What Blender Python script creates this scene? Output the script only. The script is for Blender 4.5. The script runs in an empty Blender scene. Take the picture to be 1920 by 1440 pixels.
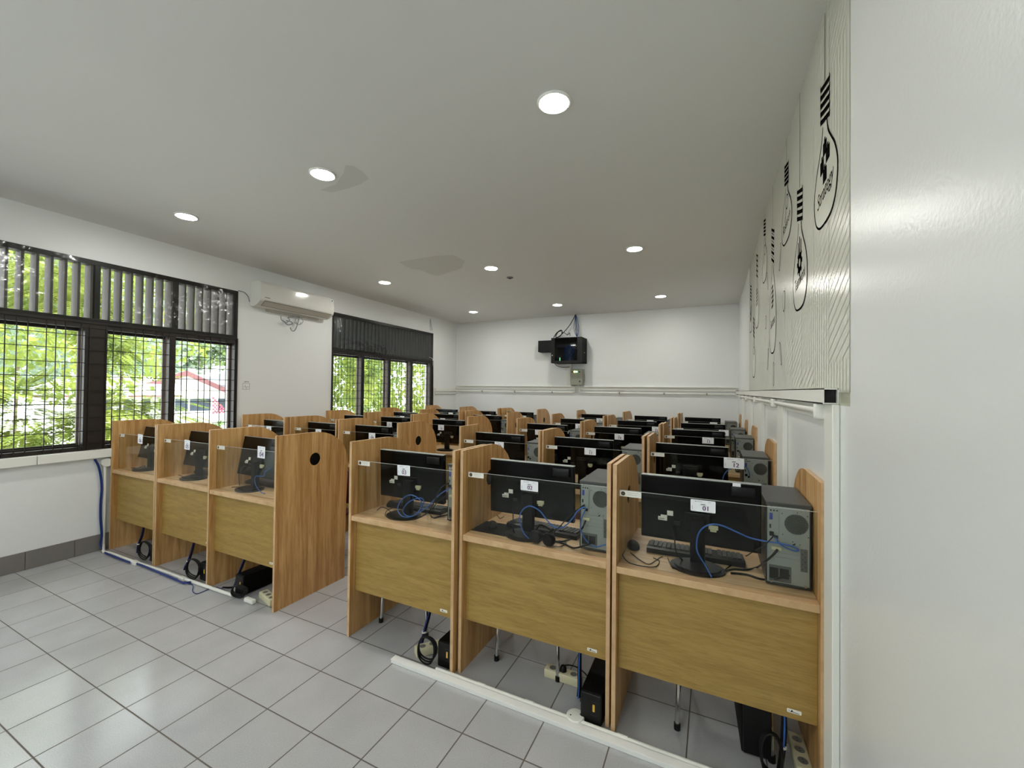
import bpy, bmesh, math, random
from mathutils import Vector, Matrix
R_ = random.Random(7)
PI = math.pi
scene = bpy.context.scene
COL = scene.collection

# ------------------------------------------------------------------ camera model (1920 x 1440 frame)
F = 777.9468
yaw, pit, rol, CZ = 0.4517, 0.0132, 0.0110, 1.5502
fw = Vector((-math.sin(yaw)*math.cos(pit), math.cos(yaw)*math.cos(pit), math.sin(pit)))
rt0 = Vector((math.cos(yaw), math.sin(yaw), 0))
up0 = rt0.cross(fw)
RT = rt0*math.cos(rol)+up0*math.sin(rol)
UP = up0*math.cos(rol)-rt0*math.sin(rol)
CAM = Vector((0, 0, CZ))
H = 3.05            # ceiling
XR = 0.386          # right wall
YB = 8.0            # back wall
YF = -2.4           # wall behind the camera
LA = Vector((-5.16, 1.2, 0)); LB = Vector((-5.31, 8.03, 0))
LT = (LB-LA).normalized(); LN = Vector((LT.y, -LT.x, 0))

def ray(u, v): return fw + RT*((u-960)/F) - UP*((v-720)/F)
def onaxis(u, v, ax, val):
    d = ray(u, v); t = (val-CAM[ax])/d[ax]; return CAM+d*t
def onz(u, v, z=0.0): return onaxis(u, v, 2, z)
def onY(u, v, y): return onaxis(u, v, 1, y)
def onX(u, v, x): return onaxis(u, v, 0, x)
def onR(u, v, off=0.0): return onaxis(u, v, 0, XR-off)
def lw(u, v, off=0.0):
    d = ray(u, v); t = ((LA+LN*off-CAM).dot(LN))/d.dot(LN); return CAM+d*t
def ls(u, v, off=0.0):
    p = lw(u, v, off); return ((p-LA).dot(LT), p.z)
def LP(s, n, z): return LA+LT*s+LN*n+Vector((0, 0, z))
LROT = math.atan2(LT.y, LT.x)   # local x axis along the left wall

# ------------------------------------------------------------------ materials
def lin(c):
    if isinstance(c, str):
        c = [int(c[i:i+2], 16)/255 for i in (0, 2, 4)]
        c = [x/12.92 if x <= .04045 else ((x+.055)/1.055)**2.4 for x in c]
    return (c[0], c[1], c[2], 1)
MATS = {}
def mat(name, color, rough=.5, metal=0., spec=.5, emit=None, bump=None, coat=0.):
    m = bpy.data.materials.new(name); m.use_nodes = True
    b = m.node_tree.nodes['Principled BSDF']
    b.inputs['Base Color'].default_value = lin(color)
    b.inputs['Roughness'].default_value = rough
    b.inputs['Metallic'].default_value = metal
    b.inputs['Specular IOR Level'].default_value = spec
    b.inputs['Coat Weight'].default_value = coat
    if emit:
        b.inputs['Emission Color'].default_value = lin(color); b.inputs['Emission Strength'].default_value = emit
    if bump:
        nt = m.node_tree; tc = nt.nodes.new('ShaderNodeTexCoord'); n = nt.nodes.new('ShaderNodeTexNoise')
        n.inputs['Scale'].default_value = bump[0]; n.inputs['Detail'].default_value = 3
        bp = nt.nodes.new('ShaderNodeBump'); bp.inputs['Strength'].default_value = bump[1]; bp.inputs['Distance'].default_value = bump[2]
        nt.links.new(tc.outputs['Object'], n.inputs['Vector']); nt.links.new(n.outputs['Fac'], bp.inputs['Height'])
        nt.links.new(bp.outputs['Normal'], b.inputs['Normal'])
    MATS[name] = m
    return m

def wood(name, c1, c2, scale, rough=.42, dark=None):
    m = mat(name, c1, rough); nt = m.node_tree; b = nt.nodes['Principled BSDF']; L = nt.links.new
    tc = nt.nodes.new('ShaderNodeTexCoord'); oi = nt.nodes.new('ShaderNodeObjectInfo')
    ad = nt.nodes.new('ShaderNodeVectorMath'); ad.operation = 'MULTIPLY_ADD'
    cm = nt.nodes.new('ShaderNodeCombineXYZ')
    for i in range(3): L(oi.outputs['Random'], cm.inputs[i])
    ad.inputs[1].default_value = (13, 17, 11); L(cm.outputs[0], ad.inputs[0]); L(tc.outputs['Object'], ad.inputs[2])
    mp = nt.nodes.new('ShaderNodeMapping'); mp.inputs['Scale'].default_value = scale; L(ad.outputs[0], mp.inputs['Vector'])
    n1 = nt.nodes.new('ShaderNodeTexNoise'); n1.inputs['Scale'].default_value = 1; n1.inputs['Detail'].default_value = 6; n1.inputs['Roughness'].default_value = .65; n1.inputs['Distortion'].default_value = .6
    L(mp.outputs[0], n1.inputs['Vector'])
    mp2 = nt.nodes.new('ShaderNodeMapping'); mp2.inputs['Scale'].default_value = [s*6 for s in scale]; L(ad.outputs[0], mp2.inputs['Vector'])
    n2 = nt.nodes.new('ShaderNodeTexNoise'); n2.inputs['Scale'].default_value = 1; n2.inputs['Detail'].default_value = 3; L(mp2.outputs[0], n2.inputs['Vector'])
    r = nt.nodes.new('ShaderNodeValToRGB'); r.color_ramp.elements[0].position = .38; r.color_ramp.elements[1].position = .62
    r.color_ramp.elements[0].color = lin(c2); r.color_ramp.elements[1].color = lin(c1); L(n1.outputs['Fac'], r.inputs[0])
    mx = nt.nodes.new('ShaderNodeMix'); mx.data_type = 'RGBA'; mx.blend_type = 'MULTIPLY'
    r2 = nt.nodes.new('ShaderNodeValToRGB'); r2.color_ramp.elements[0].position = .35; r2.color_ramp.elements[1].position = .55
    r2.color_ramp.elements[0].color = (.8, .77, .72, 1); r2.color_ramp.elements[1].color = (1, 1, 1, 1); L(n2.outputs['Fac'], r2.inputs[0])
    mx.inputs['Factor'].default_value = .7
    L(r.outputs[0], mx.inputs['A']); L(r2.outputs[0], mx.inputs['B']); L(mx.outputs['Result'], b.inputs['Base Color'])
    return m

wood('oak_side', 'd0a770', 'aa7d46', (21, 21, 1.2))
wood('oak_top', 'dbbb92', 'c6a176', (1.6, 20, 20), .36)
wood('oak_edge', 'd2b086', 'c8a479', (3, 3, 3), .45)
wood('olive_board', 'a98b4a', '997b3d', (2.5, 30, 26), .5)
mat('wall_paint', 'e2e4e3', .42, spec=.45, bump=(160, .12, .004))
mat('wall_gloss', 'dddfdd', .3, spec=.5, bump=(90, .16, .004))
mat('white_plastic', 'e3e3dc', .4)
mat('white_metal', 'e9e9e6', .35)
mat('beige_plastic', 'cdc7a6', .4)
mat('black_plastic', '09090a', .38, spec=.3)
mat('black_gloss', '030303', .22, spec=.25)
mat('black_matte', '040404', .6, spec=.15)
mat('rubber', '080809', .5, spec=.3)
mat('key_grey', '2b2c2e', .45)
mat('case_black', '17181a', .38)
mat('case_top', '3f413f', .42)
mat('steel', '9da19e', .42, metal=.15)
mat('steel_dark', '5d605e', .5, metal=.1)
mat('hole_black', '050505', .7)
mat('chrome', 'c9c9c9', .12, metal=1)
mat('maroon', '4a1418', .55)
mat('blue_cable', '2f62b4', .4)
mat('navy_cable', '1a2f74', .45)
mat('grey_cable', '8a8f93', .45)
mat('paper', 'eceef2', .6)
mat('paper_cream', 'e9e8df', .55)
mat('ink_purple', '5a2a5c', .6)
mat('ink_grey', '8b8b90', .6)
mat('ink_black', '141214', .6)
mat('emblem_gold', '6f6230', .5)
mat('emblem_dark', '2a2a22', .5)
mat('switch_yellow', 'd9b044', .45)
mat('vga_blue', '3d4aa0', .4)
mat('frame_brown', '1d1613', .42)
mat('frame_daylit', '6d625c', .55)  # frame brown lightened: daylight on the reveals and sashes put into the colour
mat('iron', '17130f', .5)
mat('louvre_board', '6e665f', .62, bump=(40, .3, .004))
mat('louvre_dark', '2e2c2a', .6, bump=(40, .3, .004))
mat('acrylic_edge', 'a9aca8', .3)
mat('grey_enamel', '8d8f80', .35)
mat('lamp_yellow', 'f4e27a', .4, emit=3)
mat('lamp_green', '7ee08a', .4, emit=3)
mat('lamp_white', 'fffdf6', .4, emit=100)
mat('mural_vinyl', 'cfd0c3', .2, spec=.5, bump=(260, .12, .002))
mat('mural_grey', 'a3a499', .5, spec=.15)
mat('mural_black', '131211', .85, spec=0)
mat('baseboard_tile', '77746f', .35, spec=.4)
mat('grout', '4a4642', .8)
mat('smoke_grey', '6f6f6a', .5)
mat('roof_white', 'e2e2e0', .7)
mat('house_white', 'e9e9e6', .7)
mat('house_grey', '9a9aa2', .7)
mat('fascia_red', '74484c', .6)
mat('house_glass', '343d4a', .2)
mat('pink_lattice', 'b04a60', .6)
mat('trunk_brown', '6b5a4a', .8)
mat('concrete', 'cfcdc8', .8)
mat('galvanised', '8f949a', .45, metal=.5)

def trans(name, tint, gloss_rough, base=.0, bump=None, ior=1.45, gain=1.0):
    m = bpy.data.materials.new(name); m.use_nodes = True; nt = m.node_tree; nt.nodes.clear(); L = nt.links.new
    o = nt.nodes.new('ShaderNodeOutputMaterial'); t = nt.nodes.new('ShaderNodeBsdfTransparent'); t.inputs[0].default_value = lin(tint)
    g = nt.nodes.new('ShaderNodeBsdfGlossy'); g.inputs['Roughness'].default_value = gloss_rough
    fr = nt.nodes.new('ShaderNodeFresnel'); ge = nt.nodes.new('ShaderNodeNewGeometry'); mi = nt.nodes.new('ShaderNodeMix'); mi.data_type = 'FLOAT'
    mi.inputs['A'].default_value = ior; mi.inputs['B'].default_value = 1/ior; L(ge.outputs['Backfacing'], mi.inputs['Factor']); L(mi.outputs['Result'], fr.inputs[0])
    ma = nt.nodes.new('ShaderNodeMath'); ma.operation = 'MULTIPLY_ADD'; ma.inputs[1].default_value = gain; ma.inputs[2].default_value = base
    mx = nt.nodes.new('ShaderNodeMixShader'); L(fr.outputs[0], ma.inputs[0]); L(ma.outputs[0], mx.inputs[0])
    L(t.outputs[0], mx.inputs[1]); L(g.outputs[0], mx.inputs[2]); L(mx.outputs[0], o.inputs[0])
    if bump:
        tc = nt.nodes.new('ShaderNodeTexCoord'); n = nt.nodes.new('ShaderNodeTexNoise'); n.inputs['Scale'].default_value = bump[0]; n.inputs['Detail'].default_value = 2
        bp = nt.nodes.new('ShaderNodeBump'); bp.inputs['Strength'].default_value = bump[1]; bp.inputs['Distance'].default_value = bump[2]
        L(tc.outputs['Object'], n.inputs['Vector']); L(n.outputs['Fac'], bp.inputs['Height']); L(bp.outputs[0], g.inputs['Normal']); L(bp.outputs[0], fr.inputs['Normal'])
    MATS[name] = m
trans('acrylic', 'f4f6f4', .03, gain=.55)
trans('window_glass', 'f6faf8', .02)
trans('vinyl_film', 'e9ebeb', .1, base=.0, bump=(7, .35, .03), gain=.8)
trans('cabinet_glass', 'b4babf', .03, gain=.6)
trans('clear_tape', 'f6f6f0', .2, base=.01, gain=.25)

def floor_material():
    m = mat('floor_tile', 'a5a39f', .3, spec=.5); nt = m.node_tree; L = nt.links.new; b = nt.nodes['Principled BSDF']
    tc = nt.nodes.new('ShaderNodeTexCoord'); sp = nt.nodes.new('ShaderNodeSeparateXYZ'); L(tc.outputs['Object'], sp.inputs[0])
    masks = []; cells = []
    for ax, off, size in ((0, -2.2289, .3046), (1, 1.309, .3004)):
        a = nt.nodes.new('ShaderNodeMath'); a.operation = 'SUBTRACT'; L(sp.outputs[ax], a.inputs[0]); a.inputs[1].default_value = off
        d = nt.nodes.new('ShaderNodeMath'); d.operation = 'DIVIDE'; L(a.outputs[0], d.inputs[0]); d.inputs[1].default_value = size
        fl = nt.nodes.new('ShaderNodeMath'); fl.operation = 'FLOOR'; L(d.outputs[0], fl.inputs[0]); cells.append(fl)
        fr = nt.nodes.new('ShaderNodeMath'); fr.operation = 'FRACT'; L(d.outputs[0], fr.inputs[0])
        pp = nt.nodes.new('ShaderNodeMath'); pp.operation = 'PINGPONG'; L(fr.outputs[0], pp.inputs[0]); pp.inputs[1].default_value = .5
        mr = nt.nodes.new('ShaderNodeMapRange'); L(pp.outputs[0], mr.inputs[0]); mr.inputs[1].default_value = .0075; mr.inputs[2].default_value = .0125
        masks.append(mr)
    mn = nt.nodes.new('ShaderNodeMath'); mn.operation = 'MINIMUM'; L(masks[0].outputs[0], mn.inputs[0]); L(masks[1].outputs[0], mn.inputs[1])
    cb = nt.nodes.new('ShaderNodeCombineXYZ'); L(cells[0].outputs[0], cb.inputs[0]); L(cells[1].outputs[0], cb.inputs[1])
    wn = nt.nodes.new('ShaderNodeTexWhiteNoise'); L(cb.outputs[0], wn.inputs[0])
    n = nt.nodes.new('ShaderNodeTexNoise'); n.inputs['Scale'].default_value = 260; n.inputs['Detail'].default_value = 3; L(tc.outputs['Object'], n.inputs['Vector'])
    n3 = nt.nodes.new('ShaderNodeTexNoise'); n3.inputs['Scale'].default_value = 3.5; n3.inputs['Detail'].default_value = 4; L(tc.outputs['Object'], n3.inputs['Vector'])
    s1 = nt.nodes.new('ShaderNodeMath'); s1.operation = 'MULTIPLY_ADD'; L(wn.outputs[0], s1.inputs[0]); s1.inputs[1].default_value = .12; L(n.outputs['Fac'], s1.inputs[2])
    s2 = nt.nodes.new('ShaderNodeMath'); s2.operation = 'MULTIPLY_ADD'; L(n3.outputs['Fac'], s2.inputs[0]); s2.inputs[1].default_value = .5; L(s1.outputs[0], s2.inputs[2])
    r = nt.nodes.new('ShaderNodeValToRGB'); r.color_ramp.elements[0].position = .45; r.color_ramp.elements[1].position = 1.05 if False else 1.0
    r.color_ramp.elements[0].color = lin('999a9c'); r.color_ramp.elements[1].color = lin('b4b5b7'); L(s2.outputs[0], r.inputs[0])
    mx = nt.nodes.new('ShaderNodeMix'); mx.data_type = 'RGBA'; L(mn.outputs[0], mx.inputs['Factor']); mx.inputs['A'].default_value = lin('5d5751'); L(r.outputs[0], mx.inputs['B'])
    L(mx.outputs['Result'], b.inputs['Base Color'])
    rr = nt.nodes.new('ShaderNodeMapRange'); L(mn.outputs[0], rr.inputs[0]); rr.inputs[3].default_value = .75; rr.inputs[4].default_value = .17; L(rr.outputs[0], b.inputs['Roughness'])
    n4 = nt.nodes.new('ShaderNodeTexNoise'); n4.inputs['Scale'].default_value = 45; n4.inputs['Detail'].default_value = 3; L(tc.outputs['Object'], n4.inputs['Vector'])
    hs = nt.nodes.new('ShaderNodeMath'); hs.operation = 'MULTIPLY_ADD'; L(n4.outputs['Fac'], hs.inputs[0]); hs.inputs[1].default_value = .25; L(mn.outputs[0], hs.inputs[2])
    bp = nt.nodes.new('ShaderNodeBump'); bp.inputs['Strength'].default_value = .25; bp.inputs['Distance'].default_value = .003; L(hs.outputs[0], bp.inputs['Height']); L(bp.outputs[0], b.inputs['Normal'])
floor_material()

def ceiling_material():
    m = mat('ceiling_paint', 'dbdbd9', .62, spec=.25); nt = m.node_tree; L = nt.links.new; b = nt.nodes['Principled BSDF']
    tc = nt.nodes.new('ShaderNodeTexCoord')
    n = nt.nodes.new('ShaderNodeTexNoise'); n.inputs['Scale'].default_value = .9; n.inputs['Detail'].default_value = 2; L(tc.outputs['Object'], n.inputs['Vector'])
    bp = nt.nodes.new('ShaderNodeBump'); bp.inputs['Strength'].default_value = .25; bp.inputs['Distance'].default_value = .06; L(n.outputs['Fac'], bp.inputs['Height']); L(bp.outputs[0], b.inputs['Normal'])
ceiling_material()
mat('stain_paint', 'cbcac6', .5, spec=.3)

def leaf_mat(name, c1, c2, sc):
    m = bpy.data.materials.new(name); m.use_nodes = True; nt = m.node_tree; nt.nodes.clear(); L = nt.links.new
    o = nt.nodes.new('ShaderNodeOutputMaterial'); d = nt.nodes.new('ShaderNodeBsdfDiffuse'); t = nt.nodes.new('ShaderNodeBsdfTranslucent'); mx = nt.nodes.new('ShaderNodeMixShader'); mx.inputs[0].default_value = .45
    tc = nt.nodes.new('ShaderNodeTexCoord'); n = nt.nodes.new('ShaderNodeTexNoise'); n.inputs['Scale'].default_value = sc; n.inputs['Detail'].default_value = 3; L(tc.outputs['Object'], n.inputs['Vector'])
    r = nt.nodes.new('ShaderNodeValToRGB'); r.color_ramp.elements[0].position = .35; r.color_ramp.elements[1].position = .65; r.color_ramp.elements[0].color = lin(c1); r.color_ramp.elements[1].color = lin(c2)
    L(n.outputs['Fac'], r.inputs[0]); L(r.outputs[0], d.inputs[0]); L(r.outputs[0], t.inputs[0]); L(d.outputs[0], mx.inputs[1]); L(t.outputs[0], mx.inputs[2]); L(mx.outputs[0], o.inputs[0])
    MATS[name] = m
leaf_mat('leaf_lime', '68793f', '9aa450', 1.2)
leaf_mat('leaf_green', '61774a', '8a9a60', .8)
leaf_mat('leaf_hazed', '8c9c8a', 'a6b49e', .5)  # distance haze mixed into the leaf colour of the far trees

# ------------------------------------------------------------------ mesh builder
class MB:
    def __init__(s): s.v = []; s.f = []; s.m = []; s.sm = []; s.mats = []
    def mi(s, m):
        if m not in s.mats: s.mats.append(m)
        return s.mats.index(m)
    def add(s, verts, faces, m, smooth=False, M=None):
        o = len(s.v); k = s.mi(m)
        s.v += [tuple(M @ Vector(p)) if M else tuple(p) for p in verts]
        for f in faces: s.f.append([i+o for i in f]); s.m.append(k); s.sm.append(smooth)
        return s
    def box(s, lo, hi, m, bev=0., M=None, seg=2):
        lo = list(lo); hi = list(hi)
        if bev <= 0:
            x0, y0, z0 = lo; x1, y1, z1 = hi
            v = [(x0, y0, z0), (x1, y0, z0), (x1, y1, z0), (x0, y1, z0), (x0, y0, z1), (x1, y0, z1), (x1, y1, z1), (x0, y1, z1)]
            return s.add(v, [(0, 3, 2, 1), (4, 5, 6, 7), (0, 1, 5, 4), (1, 2, 6, 5), (2, 3, 7, 6), (3, 0, 4, 7)], m, False, M)
        bm = bmesh.new(); bmesh.ops.create_cube(bm, size=1)
        for p in bm.verts:
            for i in range(3): p.co[i] = lo[i] if p.co[i] < 0 else hi[i]
        bmesh.ops.bevel(bm, geom=bm.edges[:]+bm.verts[:], offset=bev, segments=seg, profile=.5, affect='EDGES')
        s.frombm(bm, m, True if seg > 2 else False, M); return s
    def frombm(s, bm, m, smooth=False, M=None):
        bm.verts.index_update()
        s.add([p.co[:] for p in bm.verts], [[p.index for p in f.verts] for f in bm.faces], m, smooth, M); bm.free(); return s
    def prism(s, pts, h0, h1, m, M=None, holes=None):
        """pts: 2-D outline (x,y) counter-clockwise, extruded along z from h0 to h1"""
        if not holes:
            n = len(pts); v = [(x, y, h0) for x, y in pts]+[(x, y, h1) for x, y in pts]
            f = [list(range(n))[::-1], list(range(n, 2*n))]+[(i, (i+1) % n, n+(i+1) % n, n+i) for i in range(n)]
            return s.add(v, f, m, False, M)
        bm = bmesh.new(); edges = []
        for loop in [pts]+holes:
            vs = [bm.verts.new((x, y, h0)) for x, y in loop]
            edges += [bm.edges.new((vs[i], vs[(i+1) % len(vs)])) for i in range(len(vs))]
        r = bmesh.ops.triangle_fill(bm, use_beauty=True, use_dissolve=False, edges=edges)
        faces = [g for g in r['geom'] if isinstance(g, bmesh.types.BMFace)]
        ex = bmesh.ops.extrude_face_region(bm, geom=faces)
        for g in ex['geom']:
            if isinstance(g, bmesh.types.BMVert): g.co.z = h1
        for f in [f for f in bm.faces]: pass
        bmesh.ops.recalc_face_normals(bm, faces=bm.faces[:])
        s.frombm(bm, m, False, M); return s
    def cyl(s, a, b, r, m, n=12, r2=None, caps=True):
        a = Vector(a); b = Vector(b); d = (b-a).normalized(); x = d.orthogonal().normalized(); y = d.cross(x); r2 = r if r2 is None else r2
        v = [a+(x*math.cos(2*PI*i/n)+y*math.sin(2*PI*i/n))*r for i in range(n)]+[b+(x*math.cos(2*PI*i/n)+y*math.sin(2*PI*i/n))*r2 for i in range(n)]
        s.add(v, [(i, (i+1) % n, n+(i+1) % n, n+i) for i in range(n)], m, True)
        if caps: s.add(v[:n], [list(range(n))[::-1]], m); s.add(v[n:], [list(range(n))], m)
        return s
    def tube(s, pts, r, m, n=6, smooth=4, closed=False):
        P = spline([Vector(p) for p in pts], smooth) if smooth > 1 else [Vector(p) for p in pts]
        k = len(P); t0 = (P[1]-P[0]).normalized(); x = t0.orthogonal().normalized(); rings = []
        for i in range(k):
            t = (P[min(i+1, k-1)]-P[max(i-1, 0)])
            t = t.normalized() if t.length > 1e-9 else t0
            x = (x-t*x.dot(t)); x = x.normalized() if x.length > 1e-6 else t.orthogonal().normalized(); y = t.cross(x)
            rings.append([P[i]+(x*math.cos(2*PI*j/n)+y*math.sin(2*PI*j/n))*r for j in range(n)])
        v = [p for g in rings for p in g]
        f = [(i*n+j, i*n+(j+1) % n, (i+1)*n+(j+1) % n, (i+1)*n+j) for i in range(k-1) for j in range(n)]
        s.add(v, f, m, True); s.add(rings[0], [list(range(n))[::-1]], m); s.add(rings[-1], [list(range(n))], m)
        return s
    def disc(s, c, axis, r, m, n=24, r2=None):
        c = Vector(c); d = Vector(axis).normalized(); x = d.orthogonal().normalized(); y = d.cross(x)
        return s.add([c+x*math.cos(2*PI*i/n)*r+y*math.sin(2*PI*i/n)*(r2 or r) for i in range(n)], [list(range(n))], m)
    def lathe(s, prof, m, n=20, M=None):
        v = [(r*math.cos(2*PI*j/n), r*math.sin(2*PI*j/n), z) for r, z in prof for j in range(n)]
        f = [(i*n+j, i*n+(j+1) % n, (i+1)*n+(j+1) % n, (i+1)*n+j) for i in range(len(prof)-1) for j in range(n)]
        s.add(v, f, m, True, M); s.add(v[:n], [list(range(n))[::-1]], m, False, M); s.add(v[-n:], [list(range(n))], m, False, M)
        return s
    def build(s, name, parent=None, loc=None, rz=0):
        me = bpy.data.meshes.new(name); me.from_pydata(s.v, [], s.f)
        for m in s.mats: me.materials.append(MATS[m])
        me.polygons.foreach_set('material_index', s.m); me.polygons.foreach_set('use_smooth', s.sm); me.update()
        o = bpy.data.objects.new(name, me); COL.objects.link(o)
        if parent is not None: o.parent = parent
        if loc is not None: o.location = loc
        if rz: o.rotation_euler.z = rz
        return o

def spline(P, k):
    out = []
    for i in range(len(P)-1):
        p0 = P[max(i-1, 0)]; p1 = P[i]; p2 = P[i+1]; p3 = P[min(i+2, len(P)-1)]
        for j in range(k):
            t = j/k
            out.append(.5*((2*p1)+(p2-p0)*t+(2*p0-5*p1+4*p2-p3)*t*t+(3*p1-p0-3*p2+p3)*t*t*t))
    out.append(P[-1]); return out

_tc = {}
def text_geo(body, size, shear=0., space=1.0):
    key = (body, size, shear)
    if key not in _tc:
        cu = bpy.data.curves.new('t', 'FONT'); cu.body = body; cu.size = size; cu.align_x = 'CENTER'; cu.align_y = 'CENTER'; cu.shear = shear; cu.resolution_u = 3; cu.space_character = space
        ob = bpy.data.objects.new('t', cu); COL.objects.link(ob)
        me = bpy.data.meshes.new_from_object(ob.evaluated_get(bpy.context.evaluated_depsgraph_get()))
        _tc[key] = ([v.co.copy() for v in me.vertices], [list(p.vertices) for p in me.polygons])
        bpy.data.objects.remove(ob); bpy.data.curves.remove(cu); bpy.data.meshes.remove(me)
    return _tc[key]

LABELS = {}
def tag(o, label, cat, group=None, kind=None):
    o['label'] = label; o['category'] = cat
    if group: o['group'] = group
    if kind: o['kind'] = kind
    return o
def thing(name, label, cat, loc=(0, 0, 0), rz=0, group=None):
    o = bpy.data.objects.new(name, None); COL.objects.link(o); o.empty_display_size = .1
    o.location = loc; o.rotation_euler = (0, 0, rz); return tag(o, label, cat, group)
def struct(mb, name, parent=None, loc=None, rz=0):
    o = mb.build(name, parent, loc, rz)
    if parent is None: o['kind'] = 'structure'
    return o
def copy_tree(src, loc, rz=0, label=None):
    def rec(o, par):
        c = o.copy(); COL.objects.link(c)
        if par is not None: c.parent = par
        for ch in list(o.children): rec(ch, c)
        return c
    r = rec(src, None); r.location = loc; r.rotation_euler = (0, 0, rz)
    if label: r['label'] = label
    return r

# ================================================================== THE ROOM
struct(MB().box((-5.9, YF-.2, -.12), (.6, YB+.25, 0), 'floor_tile'), 'floor')
struct(MB().box((-5.9, YF-.2, H), (.6, YB+.25, H+.15), 'ceiling_paint'), 'ceiling')
struct(MB().box((XR, YF-.2, 0), (XR+.2, YB+.25, H), 'wall_gloss'), 'wall_right')
struct(MB().box((-5.9, YB, 0), (XR+.2, YB+.2, H), 'wall_paint'), 'wall_back')
mb = MB()
for a, b, z0, z1 in ((-5.9, -3.5, 0, H), (-.3, XR, 0, H), (-3.5, -.3, 0, .95), (-3.5, -.3, 2.72, H)): mb.box((a, YF-.2, z0), (b, YF, z1), 'wall_paint')
struct(mb, 'wall_front')
wf = bpy.data.objects.new('added_window', None); COL.objects.link(wf); wf['kind'] = 'structure'  # unseen window, added to let more sky light in from behind
mb = MB()
for a in (-3.5, -2.71, -1.92, -1.13, -.34): mb.box((a, YF-.12, .95), (a+.04, YF, 2.72), 'frame_brown', .003)
for z in (.95, 2.13, 2.68): mb.box((-3.5, YF-.12, z), (-.3, YF, z+.04), 'frame_brown', .003)
mb.build('window_frame', wf)
for k in range(4): MB().box((-3.46+.79*k, YF-.08, .99), (-2.71+.79*k, YF-.076, 2.68), 'window_glass').build('pane', wf)

# left wall with two window openings, built along its own axis
W1 = (-1.36, 1.863); W2 = (3.279, 5.885); ZS = .955; ZT = 2.705; TH = .2
S0 = -3.7; S1 = 6.9
mb = MB()
for a, b, z0, z1 in ((S0, S1, 0, ZS), (S0, S1, ZT, H), (S0, W1[0], ZS, ZT), (W1[1], W2[0], ZS, ZT), (W2[1], S1, ZS, ZT)):
    mb.box((a, -TH, z0), (b, 0, z1), 'wall_paint')
# local axes: x along wall, y = inward normal.  (x along LT, rotate so that +y points into the room)
def left_obj(mb, name, parent=None):
    """mesh given in (s, n, z): mapped onto the wall"""
    M = Matrix(((LT.x, LN.x, 0, LA.x), (LT.y, LN.y, 0, LA.y), (0, 0, 1, 0), (0, 0, 0, 1)))
    mb.v = [tuple(M @ Vector(p)) for p in mb.v]
    mb.f = [f[::-1] for f in mb.f]
    o = mb.build(name, parent)
    return o
o = left_obj(mb, 'wall_left'); o['kind'] = 'structure'

# tile skirting on the left wall
mb = MB().box((S0, 0, 0), (S1, .006, .150), 'grout')
for i in range(-13, 24):
    a = .165+i*.3
    mb.box((a+.002, .0, .001), (a+.298, .011, .152), 'baseboard_tile', .0015)
o = left_obj(mb, 'baseboard_left'); o['kind'] = 'structure'
mb = MB()
for i in range(19): mb.box((-5.3+i*.3, YB-.011, .001), (-5.3+i*.3+.296, YB, .152), 'baseboard_tile', .0015)
struct(mb, 'baseboard_back')
# window sill
mb = MB()
for a, b in ((W1[0]-.05, .205), (.209, W1[1]+.06)): mb.box((a, -.02, .872), (b, .055, .948), 'white_plastic', .004)
o = left_obj(mb, 'trim_1'); o['kind'] = 'structure'
mb = MB().box((W2[0]-.05, -.02, .872), (W2[1]+.05, .055, .948), 'white_plastic', .004)
o = left_obj(mb, 'trim_2'); o['kind'] = 'structure'

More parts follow.
